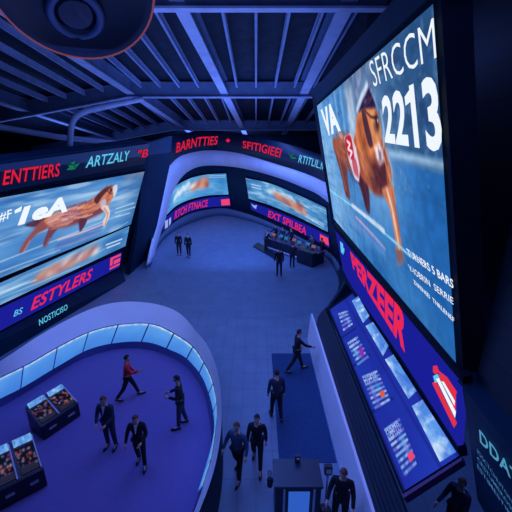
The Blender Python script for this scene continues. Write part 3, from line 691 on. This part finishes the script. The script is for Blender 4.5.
c.fur(Q([(358,142),(364,158),(371,176)]), .75, [(235,160,110),(120,58,50),(190,100,70),(90,45,60),(220,130,90)], 50, .6, .09, .25)
c.fur(Q([(384,150),(388,166),(390,182)]), .35, [(225,150,110),(150,80,70),(190,110,80)], 22, .4, .05)
c.fur(Q([(374,164),(380,174),(381,183)]), .7, [(50,30,60),(70,40,80),(110,55,60)], 26, .25, .05)
c.poly(QS([(382,189),(388,186),(393,186),(396,209),(400,234),(403,258),(400,265),(397,262),(395,239),(390,210)]), (200,122,90), .09)
c.line(Q([(387,190),(392,208),(397,235),(400.5,257)]), .10, (248,222,205), .10, .8)
c.line(Q([(392,192),(396,212),(400,236)]), .07, (150,80,70), .08, .7)
c.poly(QS([(396,250),(402,251),(404,262),(398,266)]), (140,95,95), .08)
# cloth with number
c.poly(Q([(344,137),(350.5,133),(356,148),(360,168),(359,182),(355,179),(349,161)]), (220,205,225), .08)
c.poly(QS([(345,138),(350,135),(353,148),(354,160),(349,157)]), (195,35,60), .07)
c.poly(QS([(352,156),(356,160),(358.5,178),(354,172)]), (190,60,80), .1, .8)
c.line(Q([(347,141),(350,144),(348,149),(352,152),(350,157)]), .09, (250,240,248), .05)
c.line(Q([(346,162),(351,174),(357,183)]), .07, (60,60,120), .06, .8)
# head
c.poly(QS([(358,113),(364,107),(372,106),(377,111),(380,122),(381.5,134),(380,146),(374,152),(366,154),(359,150),(356,138),(356,124)]), orng, .12)
c.poly(QS([(358,118),(363,114),(367,128),(370,144),(363,150),(358,138)]), (178,92,60), .22, .8)
c.poly(QS([(371,110),(377,114),(380,128),(378,140),(374,138),(371,124)]), (242,170,122), .14, .7)
c.fur(Q([(368,112),(374,130),(377,148)]), .5, [(250,190,140),(200,110,70),(235,150,100)], 20, .4, .07, .25)
c.fur(Q([(359,122),(362,138),(366,152)]), .5, [(140,70,55),(220,130,85),(100,52,55)], 16, .5, .08, .25)
c.poly(QS([(358.5,112),(362,103),(366,94),(368,88),(371,94),(375.5,107),(368,108.5),(362,110)]), drk2, .09)
c.fur(Q([(361,110),(366,98),(369,90)]), .35, [(30,24,60),(90,60,80),(120,140,190)], 14, .3, .04)
c.line(Q([(357,110),(361,98),(367,85)]), .13, (215,228,248), .1, .9); c.line(Q([(371,90),(375,100),(378,110)]), .07, (130,170,225), .06, .7)
c.poly(QS([(361.5,109),(365,112),(369,126),(373,146),(370,148),(365,132)]), (62,38,62), .07, .9)
c.line(Q([(364,110),(371,117),(378,118)]), .06, (80,45,55), .05)
c.blob(*suv(377, 121.5), .13, .18, (20,12,25), 1); c.blob(*suv(376, 127), .2, .12, (70,32,40), .6); c.blob(*suv(377.6, 120.6), .04, .05, (220,220,240), .9)
c.poly(Q([(374.5,147),(379,143),(382.5,150),(384,160),(380,165),(376.5,158)]), wht, .14, .9)
c.poly(Q([(378,151),(381,151),(382,160),(380,162)]), (92,92,150), .1, .8); c.line(Q([(378,147),(380,156),(379,163)]), .05, (190,60,70), .05, .7)
c.line(Q([(381,112),(384,132),(383.5,146)]), .09, (170,212,245), .09, .7); c.line(Q([(386,150),(391,165),(393,184)]), .07, (140,190,240), .07, .7)
# rails and ground strokes
c.line(Q([(330,190),(352,206),(375,225),(396,243),(410,256)]), .07, (140,215,245), .05, .95)
c.line(Q([(352,205),(372,221),(384,231)]), .14, (220,230,245), .08, .9)
c.line(Q([(356,217),(372,234),(385,249)]), .10, (215,165,205), .07, .9); c.line(Q([(352,220),(384,253)]), .3, (120,150,215), .25, .5)
c.blob(*suv(402, 285), 2.2, .6, (70,135,195), .6, -.2)
c.a *= (1+.22*(c.noise(5,5)-.5))[..., None]
addto(c.mesh('picture', lambda x, y: scr(x/SX, y/SY), None), gs)
def stext(s, q, **kw): 
    o = lettering(s, pquad(SP, q, .03), WHITE, None, **kw); addto(o, gs); return o
stext('SFRCCM', [(368.5,62),(433.5,17),(436.5,58),(374,87)], bold=-.007, label='white word at the top')
stext('2213', [(381,97),(436,73),(444,153),(385,143)], bold=.03, label='big white number')
addto(marks('digit_flag', [[S_(x, y, .03) for x, y in ((404.5,97),(410.5,88),(412.5,100),(405.5,106))]], WHITE, None), gs)
stext('VA', [(320.5,110),(334,101),(341,131),(326,137)], bold=.05)
stext('TURNERS 5 BARS', [(406,248),(453,280),(453.5,289),(409,256)], bold=.02)
stext('V-IOBRIN  SERRIE', [(408,264),(453,298),(453.5,305),(410,271)], bold=.008)
stext('ZNRENEEI  TNRLENEF', [(413,279),(454,318),(454.5,323),(414,283.5)], bold=.015)
# banner under the giant screen -----------------------------------------
K0, K1 = G(456, 440, 3.2), G(341, 262, 3.2); K2 = G(456, 378, 4.9)
KP = Plane(K0, K1, K2)
def K_(px, py, off=0): return KP.at(px, py, off)
kb = thing('led_banner', 'long purple banner with big red word under the giant screen', 'sign', K0)
addto(prism('banner_face', [K_(x, y, .02) for x, y in ((335,229),(345,239.5),(462,383),(458,446),(404,362),(352,287),(343,270))], -KP.n*.1, PURP), kb)
addto(prism('lower_rail', [K_(x, y, .0) for x, y in ((343,270),(352,287),(404,362),(458,446),(460,457),(353,293),(342,277))], -KP.n*.15, NAVY), kb)
addto(prism('upper_rail', [K_(x, y, .03) for x, y in ((333,223),(463,377),(463,384),(335,230))], -KP.n*.15, BLACK), kb)
addto(lettering('PERZEER', pquad(KP, [(349,250),(406,314),(405,353),(353,268)], .05), RED, None, bold=.045, shear=.15), kb)
def kmark(name, polys, m, label=None, off=.05):
    addto(marks(name, [[K_(x, y, off) for x, y in p] for p in polys], m, None, label), kb)
kmark('cyan_mark', [[(340,241),(343,244),(343.5,255),(341,252)], [(341,245),(344.5,249),(344,253),(341.5,250)]], CYAN)
kmark('red_stripes', [[(432,383),(436,381),(457,423),(454,428)], [(438,370),(447,377),(457,392),(455,397),(440,379)], [(447,384),(456,394),(456,412),(452,404)], [(433,366),(437,365.5),(439,371),(436,375),(433,372)]], emit('stripe_red', (225,50,75)), 'red stripes at the near end')
kmark('white_stripes', [[(436,379),(439,378),(456,412),(455,418)], [(441,381),(444,382),(455,401),(454.5,406)]], WHITE, None, .06)
kmark('cyan_stripes', [[(433,376),(438,374),(440,380),(435,383)], [(439,384),(441,385),(450,402),(449,404)]], CYAN, None, .055)
# dark sign panel nearest to the camera
sp = thing('sign_panel', 'dark panel with cyan lettering at the lower right corner', 'sign', K_(470, 440))
kk = [K_(463,384,.0), K_(640,575,.0), K_(600,640,.0), K_(520,700,.0), K_(478,512,.0), K_(466,462,.0)]
u0, _ = KP.uw(K_(464, 400)); w_top = KP.uw(K_(456,378))[1]
addto(prism('panel', [KP.pt(u0, w_top), KP.pt(u0-4.6, w_top), KP.pt(u0-4.6, w_top-3.6), KP.pt(u0, w_top-2.6)], -KP.n*.2, NAVY), sp)
addto(prism('ledge', [KP.pt(u0+.02, w_top+.02, .0), KP.pt(u0-4.6, w_top+.02, 0), KP.pt(u0-4.6, w_top+.1, .06), KP.pt(u0+.02, w_top+.1, .06)], -KP.n*.4, NAVY), sp)
addto(lettering('DDAT', pquad(KP, [(479,429),(520,477),(521,491),(480,442)], .03), emit('dim_cyan', (75,150,190)), None, bold=.02), sp)
for i, (y0, s) in enumerate(((448, 'IOSCTCHUTON'), (455.5, 'CRSTUMEROSI'), (463, 'ESTIMESTIRI'))):
    addto(lettering(s, pquad(KP, [(477,y0),(512,y0+52),(513,y0+57),(477.5,y0+5)], .03), emit('dim_cyan2', (60,110,165)), None, name='text_line', bold=.008), sp)
# upper right wall
WR = brick_mat('right_cladding', (.006,.014,.022), (.005,.012,.02), (.001,.002,.004), 40, .62, .02, .6, axes='YZ')
struct(box('wall_right', (4.4, -4, 4.9), (4.7, 16.5, 15.5), WR))
struct(box('wall_right_near', (3.46, -4, 5.05), (3.7, 4.75, 15.5), WR))
struct(box('wall_lower', (7.2, -4, 0), (7.5, 15.5, 4.9), NAVY)); struct(box('ceiling_lower', (3.95, 4.4, 4.62), (7.3, 15.5, 4.85), NAVY))
# ================================================================== PEOPLE
def skin_mesh(verts, edges, radii, sub=1):
    me = bpy.data.meshes.new('s'); me.from_pydata([tuple(v) for v in verts], edges, [])
    o = bpy.data.objects.new('s', me); C.objects.link(o)
    md = o.modifiers.new('k', 'SKIN'); md.use_smooth_shade = True
    if not me.skin_vertices:
        raise RuntimeError('no skin layer')
    for i, d in enumerate(me.skin_vertices[0].data):
        r = radii[i]; d.radius = (r, r) if not isinstance(r, tuple) else r; d.use_root = (i == 0)
    sb = o.modifiers.new('u', 'SUBSURF'); sb.levels = sub; sb.render_levels = sub
    bpy.context.view_layer.update(); dg = bpy.context.evaluated_depsgraph_get()
    out = bpy.data.meshes.new_from_object(o.evaluated_get(dg))
    bpy.data.objects.remove(o); bpy.data.meshes.remove(me); return out
def person(label, loc, face, pose, top='black', bot='navy', hair=HAIR, h=1.78, group=None, long_coat=False, shirt=False, seat=None):
    """face: heading in degrees, 0 = +Y, positive = turning left (counter-clockwise)"""
    p = dict(lean=2, turn=0, head=0, tl=0, tr=0, kl=3, kr=3, al=4, ar=4, el=12, er=12, abl=9, abr=9, il=0, ir=0); p.update(pose)
    r = math.radians
    def sag(a, ab=0): return V((math.sin(r(ab)), math.sin(r(a))*math.cos(r(ab)), -math.cos(r(a))*math.cos(r(ab))))
    pel = V((0,0,.93)); up = V((0, math.sin(r(p['lean'])), math.cos(r(p['lean']))))
    waist, chest, nb, hb = pel+up*.14, pel+up*.36, pel+up*.52, pel+up*.60
    hup = V((0, math.sin(r(p['lean']+p['head'])), math.cos(r(p['lean']+p['head'])))); hc = hb + hup*.115
    J = {}
    for s, k in ((-1, 'l'), (1, 'r')):
        hip = pel + V((s*.095, 0, -.04)); kn = hip + sag(p['t'+k], s*2)*.44
        an = kn + sag(p['t'+k]-p['k'+k], s*1)*.42
        fa = max(0, -(p['t'+k]-p['k'+k]))*.45 if seat is None else 0
        toe = an + V((s*.02, .18*math.cos(r(fa)), -.05-.16*math.sin(r(fa)))); heel = an + V((0, -.06*math.cos(r(fa)), -.05+.05*math.sin(r(fa))))
        J['leg'+k] = (hip, kn, an, toe, heel)
        sh = pel + up*.47 + V((s*.185, 0, 0)); el = sh + sag(p['a'+k], s*p['ab'+k])*.29
        d2 = sag(p['a'+k]+p['e'+k], -s*p['i'+k] + s*p['ab'+k]*.3); wr = el + d2*.26
        J['arm'+k] = (sh, el, wr, d2)
    low = min(min(J['legl'][3].z, J['legl'][4].z), min(J['legr'][3].z, J['legr'][4].z)) - .03
    sc_ = h/1.76
    dz = V((0,0,-low))
    root = thing('person', label, 'person', loc, group, math.radians(face)); root.scale = (sc_,)*3
    # body
    vs = []; es = []; rs = []
    def add(v, rad, par=None):
        vs.append(v+dz); rs.append(rad)
        if par is not None: es.append((par, len(vs)-1))
        return len(vs)-1
    a = add(pel, .095); b = add(waist, .09, a); c_ = add(chest, .13, b); n_ = add(nb, .06, c_); hh = add(hb, .05, n_); add(hc-hup*.02, .055, hh)
    ends = {}
    for k in 'lr':
        hip, kn, an, toe, heel = J['leg'+k]; i = add(hip, .085, a); i = add((hip*.5+kn*.5), .075, i); i = add(kn, .055, i); i = add(an, .038, i); add(toe, .03, i)
        sh, el, wr, d2 = J['arm'+k]; i = add(sh, .055, c_); i = add(el, .04, i); i = add(wr, .025, i); ends[k] = i
    me = skin_mesh(vs, es, rs, 1)
    bm = bmesh.new(); bm.from_mesh(me); bpy.data.meshes.remove(me)
    for k, s in (('l', -1), ('r', 1)):       # hands: palm, four fingers, thumb
        sh, el, wr, d = J['arm'+k]; side = d.cross(V((s, 0, 0))); side = V((0, 1, 0)) if side.length < .1 else side.normalized()
        if side.y < 0: side = -side
        inn = V((-s, 0, 0)); w0 = wr+dz
        bm_tube(bm, [w0 - d*.01, w0+d*.04, w0+d*.085], [.024, .034, .034], 8)
        for j in range(4):
            off = side*(.027-.018*j); L_ = (.066, .075, .070, .055)[j]; b0 = w0+d*.08+off
            bm_tube(bm, [b0, b0+d*L_*.5+inn*.006, b0+d*L_*.85+inn*.03], [.0095, .009, .007], 6)
        b0 = w0+d*.03+side*.024
        bm_tube(bm, [b0, b0+side*.026+d*.02+inn*.01, b0+side*.035+d*.05+inn*.02], [.012, .011, .008], 6)
    # head
    HM = Matrix.Translation(hc+dz) @ Matrix.Rotation(-r(p['lean']+p['head']), 4, 'X') @ Matrix.Rotation(r(p['turn']), 4, 'Z')
    def headshape(bm2, grow, cut=None):
        rr = bmesh.ops.create_uvsphere(bm2, u_segments=20, v_segments=14, radius=1)
        for v in rr['verts']:
            x, y, z = v.co; jaw = max(0, -z)
            v.co = V((x*(.076+grow)*(1-.30*jaw), y*(.094+grow)*(1-.12*jaw)+.018*jaw, z*(.118+grow)))
        return rr['verts']
    vv = headshape(bm, 0)
    for v in vv:
        if abs(v.co.x) < .02 and v.co.y > .07 and -.05 < v.co.z < .02: v.co.y += .016*(1-abs(v.co.z+.02)/.04)     # nose
        if v.co.y > .06 and -.01 < v.co.z < .03 and .015 < abs(v.co.x) < .05: v.co.y -= .006                        # eye sockets
    extra = []
    for s in (-1, 1):
        e = bmesh.ops.create_uvsphere(bm, u_segments=8, v_segments=6, radius=1, matrix=Matrix.Translation((s*.078, -.005, -.005)) @ Matrix.Diagonal((.010, .018, .030, 1))); extra += e['verts']
    e = bmesh.ops.create_uvsphere(bm, u_segments=8, v_segments=6, radius=1, matrix=Matrix.Translation((0, .098, -.018)) @ Matrix.Diagonal((.011, .014, .018, 1))); extra += e['verts']
    bmesh.ops.transform(bm, matrix=HM, verts=list(vv)+extra)
    from_bm('body', bm, SKIN, root, smooth=True)
    for s in (-1, 1):
        bm = bmesh.new(); bmesh.ops.create_uvsphere(bm, u_segments=8, v_segments=6, radius=.0085, matrix=HM @ Matrix.Translation((s*.03, .083, .012))); from_bm('eye', bm, EYEM, root, True)
    bm = bmesh.new(); bm_box(bm, (-.02, .082, -.062), (.02, .098, -.055), HM); from_bm('mouth', bm, mat('lips', (.45,.18,.16), .6), root)
    bm = bmesh.new(); vv = headshape(bm, .010)
    kill = [v for v in bm.verts if (v.co.y > .035 and v.co.z < .06) or v.co.z < -.045 or (v.co.y > -.0 and v.co.z < -.0)]
    bmesh.ops.delete(bm, geom=kill, context='VERTS'); bmesh.ops.transform(bm, matrix=HM, verts=bm.verts)
    from_bm('hair', bm, hair, root, True)
    # trousers
    vs, es, rs = [], [], []; a = add(pel+V((0,0,.02)), .130)
    for k in 'lr':
        hip, kn, an, toe, heel = J['leg'+k]; i = add(hip, .105, a); i = add(hip*.5+kn*.5, .092, i); i = add(kn, .074, i); i = add(kn*.4+an*.6, .064, i); add(an+ (kn-an)*.03, .060, i)
    link('trousers', skin_mesh(vs, es, rs, 1), CL[bot], root)
    # jacket
    vs, es, rs = [], [], []
    a = add(pel-up*.06 if not long_coat else pel-up*.2, .150 if seat is None else .14); b = add(pel+up*.06, .138, a); b2 = add(waist, .128, b); c_ = add(chest, .152, b2); n_ = add(nb-up*.015, .072, c_)
    for k in 'lr':
        sh, el, wr, d2 = J['arm'+k]; i = add(sh, .078, c_); i = add(sh*.4+el*.6, .062, i); i = add(el, .056, i); add(wr-d2*.01, .042, i)
    link('jacket', skin_mesh(vs, es, rs, 1), CL[top], root)
    if shirt:
        bm = bmesh.new(); cst = chest+dz; cu_ = up
        f0 = cst + V((0, .155, 0)) - cu_*.06; pts = [f0+V((-.004,.0,0)), f0+V((.004,.0,0)), nb+dz+V((.045,.072,0)), nb+dz+V((-.045,.072,0))]
        bm.faces.new([bm.verts.new(q) for q in pts]); g = bmesh.ops.extrude_face_region(bm, geom=bm.faces[:]); 
        for v in [x for x in g['geom'] if isinstance(x, bmesh.types.BMVert)]: v.co.y += .012
        from_bm('shirt_front', bm, CL['white'], root)
    for k in 'lr':
        hip, kn, an, toe, heel = J['leg'+k]; bm = bmesh.new()
        bm_tube(bm, [heel+dz, an*.5+heel*.25+toe*.25+dz-V((0,0,.0)), toe*.75+heel*.25+dz+V((0,0,.0)), toe+dz+V((0,.05,-.0))], [.036, .044, .043, .025], 10); from_bm('shoe', bm, SHOE, root, True)
    return root
def foot_at(px, py): p = G(px, py, 0); return (p.x, p.y, 0)
def loc2(px, py, dz=0.0): p = G(px, py, dz); return (p.x, p.y, dz)
walk = dict(tl=28, tr=-22, kl=8, kr=22, al=-22, ar=22, el=15, er=25)
# arena
Z1 = .013
person('walking person in a red coat inside the curved barrier', loc2(130, 398, Z1), -75, dict(tl=24, tr=-22, kl=6, kr=16, al=10, ar=30, el=25, er=80, lean=4, head=8), 'red', 'black', HAIR, 1.74)
person('man in a dark suit holding his hands together, beside the display counter', loc2(112, 447, Z1), 172, dict(al=18, ar=18, el=50, er=50, il=25, ir=25, kl=5, kr=4, head=10), 'navy', 'navy', HAIRB, 1.80, shirt=True)
person('man in black suit and white shirt striding just above the lower edge of the carpet', loc2(142, 465, Z1), 182, dict(tl=8, tr=-8, kl=4, kr=10, al=14, ar=8, el=60, er=22, il=25, abl=14, abr=18, head=14), 'black', 'black', HAIRB, 1.72, shirt=True)
person('man in black suit with folded hands beside the right side of the barrier', loc2(182, 426, Z1), 100, dict(al=12, ar=10, el=85, er=80, il=25, ir=25, tl=8, tr=-6, kl=4, kr=8, head=8), 'black', 'navy', HAIR, 1.84)
# lobby
person('blurred walking person in a blue jacket next to the outside of the barrier', foot_at(238, 476), 155, dict(tl=14, tr=-14, kl=6, kr=16, abl=22, abr=20, al=0, ar=5, el=35, er=35), 'blue', 'black', HAIRB, 1.78)
person('walking person in black clothes in the middle of the tiled lobby', foot_at(257, 466), 172, dict(tl=18, tr=-14, kl=6, kr=22, al=-10, ar=14), 'black', 'black', HAIR, 1.76)
person('person in dark coat walking at the left edge of the floor mat', loc2(276, 418, .021), 12, dict(tl=10, tr=-8, kl=5, kr=12, al=4, ar=-6), 'navy', 'black', HAIR, 1.78, long_coat=True)
person('walking person in dark clothes reaching toward the lavender parapet', loc2(296, 371, .021), -80, dict(tl=22, tr=-22, kl=6, kr=14, al=10, ar=48, el=18, er=25, lean=5), 'black', 'black', HAIR, 1.82)
p_ = G(345, 470, 1.75)
person('person in dark jacket with brown hair near the bottom, beside the parapet', (p_.x-.02, p_.y, 0), 160, dict(al=15, ar=15, el=45, er=60, abl=14, abr=14, head=12), 'black', 'black', HAIRB, 1.78)
p_ = G(463, 481, 1.72)
person('person in dark clothes half hidden under the end of the notice board', (p_.x, p_.y, 0), 120, dict(al=20, ar=25, el=50, er=40), 'navy', 'black', HAIRB, 1.75)
# far floor
Z2 = .007
person('left one of the two distant people standing on the far floor', loc2(179.5, 255, Z2), 185, dict(tl=3, tr=-3), 'black', 'black', HAIR, 1.76)
person('right one of the two distant people standing on the far floor', loc2(189, 257, Z2), 170, dict(tl=8, tr=-6, kr=8, abl=12), 'black', 'black', HAIR, 1.80)
person('person standing in front of the far counter island, back to us', loc2(279, 276, Z2), 10, dict(abl=12, abr=12, el=20), 'black', 'navy', HAIR, 1.92)
person('person standing close to the middle of the far counter island', loc2(292, 267, Z2), -20, dict(al=25, ar=25, el=50, er=50), 'black', 'black', HAIR, 1.70)
# ================================================================== FAR COUNTER ISLAND
iA, iB = G(259, 249, 0), G(312, 268, 0); ang = math.atan2(iB.y-iA.y, iB.x-iA.x); Li = (iB-iA).length
isl = thing('counter_island', 'long dark counter with small monitors among the distant group of people', 'counter', (iA.x, iA.y, Z2), None, ang)
DK = mat('counter_black', (.02,.025,.045), .35)
box('cabinet', (.1, .55, .0), (Li-.1, 1.35, .85), DK, isl, .02); box('worktop', (0, .45, .85), (Li, 1.45, .92), mat('counter_top', (.06,.07,.12), .25), isl, .01)
box('end_cabinet', (Li-1.5, .0, 0), (Li, .5, 1.0), DK, isl, .03)
box('kick_rail', (.1, .48, .1), (Li-1.6, .54, .2), BEAM, isl)
mats = mat('mon_back', (.02,.02,.03), .4)
scr_e = emit('small_screen', (40,110,170)); scr_o = emit('small_screen_warm', (130,85,110))
for i, t in enumerate(np.linspace(.12, .86, 7)):
    wp = Matrix.Translation(iA) @ Matrix.Rotation(ang, 4, 'Z') @ V((Li*t, 1.12 if i % 2 else .95, .92)); wp.z = .927
    mo = thing('monitor', f'small {"cyan" if i % 3 else "pink"} lit monitor on the far counter, {["first","second","third","fourth","fifth","sixth","seventh","eighth"][i]} from its left end', 'monitor', wp, 'monitors on the far counter', ang)
    box('stand', (-.09, -.07, 0), (.09, .07, .02), mats, mo); box('neck', (-.02, 0, .02), (.02, .03, .16), mats, mo)
    M = Matrix.Translation((0, 0, .2)) @ Matrix.Rotation(-.5, 4, 'X')
    box('casing', (-.21, 0, -.08), (.21, .03, .18), mats, mo, M=M); box('display', (-.19, -.012, -.06), (.19, -.001, .16), scr_e if i % 3 else scr_o, mo, M=M)
# low platform before the island, left
pl_ = [G(253,247,0), G(258,243.5,0), G(283,258.5,0), G(279,262,0)]
tag(prism('low_platform', [p+V((0,0,.12)) for p in pl_], (0,0,-.113), DK), 'low dark platform in front of the left end of the far counter', 'platform')
for i, (t, off, face, lab) in enumerate(((.03, 1.7, 160, 'leftmost person standing behind the far counter'), (.17, 1.75, 180, 'second person from the left standing behind the far counter'),
        (.33, 1.8, 185, 'third person from the left standing behind the far counter'), (.72, 1.75, 180, 'person standing behind the right half of the far counter'), (.90, 1.7, 170, 'rightmost person standing behind the far counter'))):
    wp = Matrix.Translation(iA) @ Matrix.Rotation(ang, 4, 'Z') @ V((Li*t, off, 0))
    person(lab, (wp.x, wp.y, Z2), math.degrees(ang)+face, dict(al=25, ar=30, el=45, er=50, lean=8, head=12), ['black', 'navy', 'black', 'grey', 'black'][i], 'black', [HAIR, HAIRB][i % 2], [1.78, 1.7, 1.82, 1.75, 1.7][i])
wp = Matrix.Translation(iA) @ Matrix.Rotation(ang, 4, 'Z') @ V((Li*.16, -.05, 0))
person('person leaning over the left end of the far counter', (wp.x, wp.y, Z2), math.degrees(ang)-5, dict(al=35, ar=35, el=40, er=40, lean=16, head=12), 'black', 'black', HAIRB, 1.72)
# ================================================================== DISPLAY COUNTERS IN THE ARENA
def display_counter(label, loc, rz, Lc, D, hf, hb, grp=None):
    r_ = thing('display_counter', label, 'counter', loc, None, rz)
    bm = bmesh.new(); pr_ = [(0, 0), (D, 0), (D, hb), (0, hf)]
    f = [bm.verts.new((0, y, z)) for y, z in pr_]; g = [bm.verts.new((Lc, y, z)) for y, z in pr_]
    bm.faces.new(f); bm.faces.new(g[::-1])
    for i in range(4): bm.faces.new((f[i], g[i], g[(i+1) % 4], f[(i+1) % 4]))
    bmesh.ops.bevel(bm, geom=bm.edges[:], offset=.02, segments=2, affect='EDGES'); from_bm('body', bm, mat('counter_body', (.012,.014,.03), .3), r_)
    sl = math.atan2(hb-hf, D); M = Matrix.Translation((0, 0, hf)) @ Matrix.Rotation(sl, 4, 'X'); dd = math.hypot(D, hb-hf)
    for j in range(2):
        x0 = .05+j*(Lc/2); x1 = Lc/2-.05+j*(Lc/2)
        # upright bright sign strip at the back
        c = Canvas(24, 8, 1, .3); c.a[:] = (90,150,225); c.mix((c.noise(5, 5)-.4)*2, (170,210,245)); c.mix((c.noise(9, 5)-.6)*3, (30,60,150))
        o = c.mesh('light_strip', lambda x, y: M @ V((x0+(x1-x0)*x, dd*.80+y/.3*dd*.17, .03+y*.25)), r_)
        c = Canvas(40, 30, 1, 1); c.a[:] = (20,22,50)
        for _ in range(48):
            u, v = RNG.random(2); cc_ = [(225,105,85),(200,70,100),(90,130,210),(190,180,225),(25,28,70),(245,170,140)][int(RNG.integers(0, 6))]
            c.blob(u, .25+v*.75, .03+.06*RNG.random(), .02+.035*RNG.random(), cc_, .95)
        for k_ in range(4): c.line([(0.05, .06+.07*k_), (.95, .06+.07*k_)], .03, (110,115,170), .02, .6)
        c.a *= .7
        c.mesh('lit_display', lambda x, y: M @ V((x0+(x1-x0)*x, dd*.06+y*dd*.7, .012)), r_)
        box('divider', (x1, dd*.04, 0), (x1+.03, dd*.95, .05), BEAM, r_, M=M)
        box('drawer_plate', (x0+(x1-x0)*.3, -.012, hf*.45), (x0+(x1-x0)*.75, .0, hf*.6), mat('plate', (.35,.38,.5), .3), r_, .004)
    return r_
fA, fB = G(44.5, 441, 0), G(81, 416, 0)
an_ = math.atan2(fB.y-fA.y, fB.x-fA.x)
display_counter('dark display counter with two lit sloping displays inside the barrier', (fA.x, fA.y, Z1), an_, (fB-fA).length, .78, .52, .90)
fA2, fB2 = G(0, 512, 0), G(48, 486, 0); an2 = math.atan2(fB2.y-fA2.y, fB2.x-fA2.x)
display_counter('dark display counter at the lower left corner with crowded lit displays', (fA2.x, fA2.y, Z1), an2, (fB2-fA2).length, 1.0, .60, 1.0)
# ================================================================== KIOSK
kc = thing('kiosk', 'dark service kiosk with blue lit front at the bottom of the lobby', 'kiosk', (.96, 6.35, 0))
KM = mat('kiosk_shell', (.02,.05,.09), .4)
box('cabinet', (-.52, -.33, 0), (.52, .36, 1.16), KM, kc, .02); box('top', (-.56, -.37, 1.16), (.56, .4, 1.22), mat('kiosk_top', (.015,.035,.07), .35), kc, .015)
box('lit_front', (-.22, -.345, .25), (.26, -.33, 1.05), emit('kiosk_front', (45,90,190)), kc)
for x in (-.32, .36): box('front_rail', (x-.025, -.36, 0), (x+.025, -.33, 1.16), BEAM, kc)
def unit(px, py, z, lab, w=.12, d=.1, h=.3, base=0.0):
    p = G(px, py, z); u_ = thing('card_terminal', lab, 'terminal', (p.x, p.y, base))
    box('shell', (-w/2, -d/2, 0), (w/2, d/2, h), DK, u_, .015); box('keypad', (-w*.35, -d/2-.012, h*.45), (w*.35, -d/2, h*.85), BEAM, u_)
    return u_
# side terminal fixed on the kiosk
o = box('side_terminal', (-.70, -.12, .86), (-.57, .12, 1.2), DK, kc, .03); box('side_screen', (-.705, -.09, .92), (-.70, .09, 1.14), BEAM, o)
box('side_bracket', (-.58, -.03, .95), (-.51, .03, 1.0), BEAM, kc)
ct = thing('camera_unit', 'small dark device standing on top of the kiosk', 'device', (1.0, 6.66, 1.22))
lathe('base', [(.01, .0), (.07, .0), (.07, .02), (.02, .03), (.02, .1), (.01, .1)], DK, ct, 16); box('head', (-.07, -.06, .1), (.07, .06, .2), DK, ct, .02); box('lens', (-.03, -.075, .13), (.03, -.06, .17), BEAM, ct)
ps = thing('pole_stand', 'thin pole stand with small lit box beside the kiosk', 'stand', (1.68, 6.35, 0))
lathe('base', [(.01, .0), (.16, .0), (.16, .03), (.03, .04), (.01, .04)], DK, ps, 20); lathe('pole', [(.025, .03), (.025, 1.2)], BEAM, ps, 10); box('head_box', (-.09, -.07, 1.2), (.09, .07, 1.45), DK, ps, .02); box('label_plate', (-.06, -.078, 1.27), (.06, -.07, 1.4), BEAM, ps)
# ================================================================== LIGHTS
def area(loc, rot, size, e, col, sy=None):
    l = bpy.data.lights.new('area_light', 'AREA'); l.energy = e; l.color = col; l.size = size
    if sy: l.shape = 'RECTANGLE'; l.size_y = sy
    o = bpy.data.objects.new('area_light', l); C.objects.link(o); o.location = loc; o.rotation_euler = rot; return o
BL = (.125, .235, 1.0); VI = (.14, .225, 1.0)
area((-2, 30, 9.2), (0, 0, 0), 8, 800, BL)
area((0, 16, 11.5), (0, 0, 0), 5, 560, BL, 10)
area((-5.5, 9.5, 10.5), (0, 0, 0), 5, 300, VI)
area((0, 2, 11), (math.radians(20), 0, 0), 5, 200, BL)
area((-3, 18, 7.5), (PI, 0, 0), 12, 950, BL, 24)      # unseen up-light added to brighten the roof steel
area((-1, 22, 5), (math.radians(95), 0, 0), 6, 480, BL)  # light added in open air to brighten the arch band
area((-.6, 9, 5.5), (0, math.radians(-62), 0), 2, 190, BL, 9)      # unseen fill added to brighten the parapet face
area((0, 24, 5), (0, math.radians(80), 0), 4, 50, BL)  # added fill aimed at the arch leg, no fixture there
area((5.2, 7.5, 4.4), (0, 0, 0), 1.5, 60, BL, 4)      # lamp added to lift the dark floor under the notice board
area((-15, 30, 5.5), (math.radians(170), math.radians(25), 0), 6, 350, BL)      # fill added against the black beyond the left screens
area((-4, 44, 7.5), (math.radians(150), 0, 0), 8, 600, BL)      # added fill, lifts the black strip behind the far ring
w_ = bpy.data.worlds.new('world'); SC.world = w_; w_.use_nodes = True
bg = w_.node_tree.nodes['Background']; bg.inputs['Color'].default_value = (.10, .22, 1, 1); bg.inputs['Strength'].default_value = .05
SC.view_settings.view_transform = 'Standard'; SC.view_settings.look = 'None'; SC.view_settings.gamma = 1; SC.view_settings.use_curve_mapping = False
SC.view_settings.exposure = 0
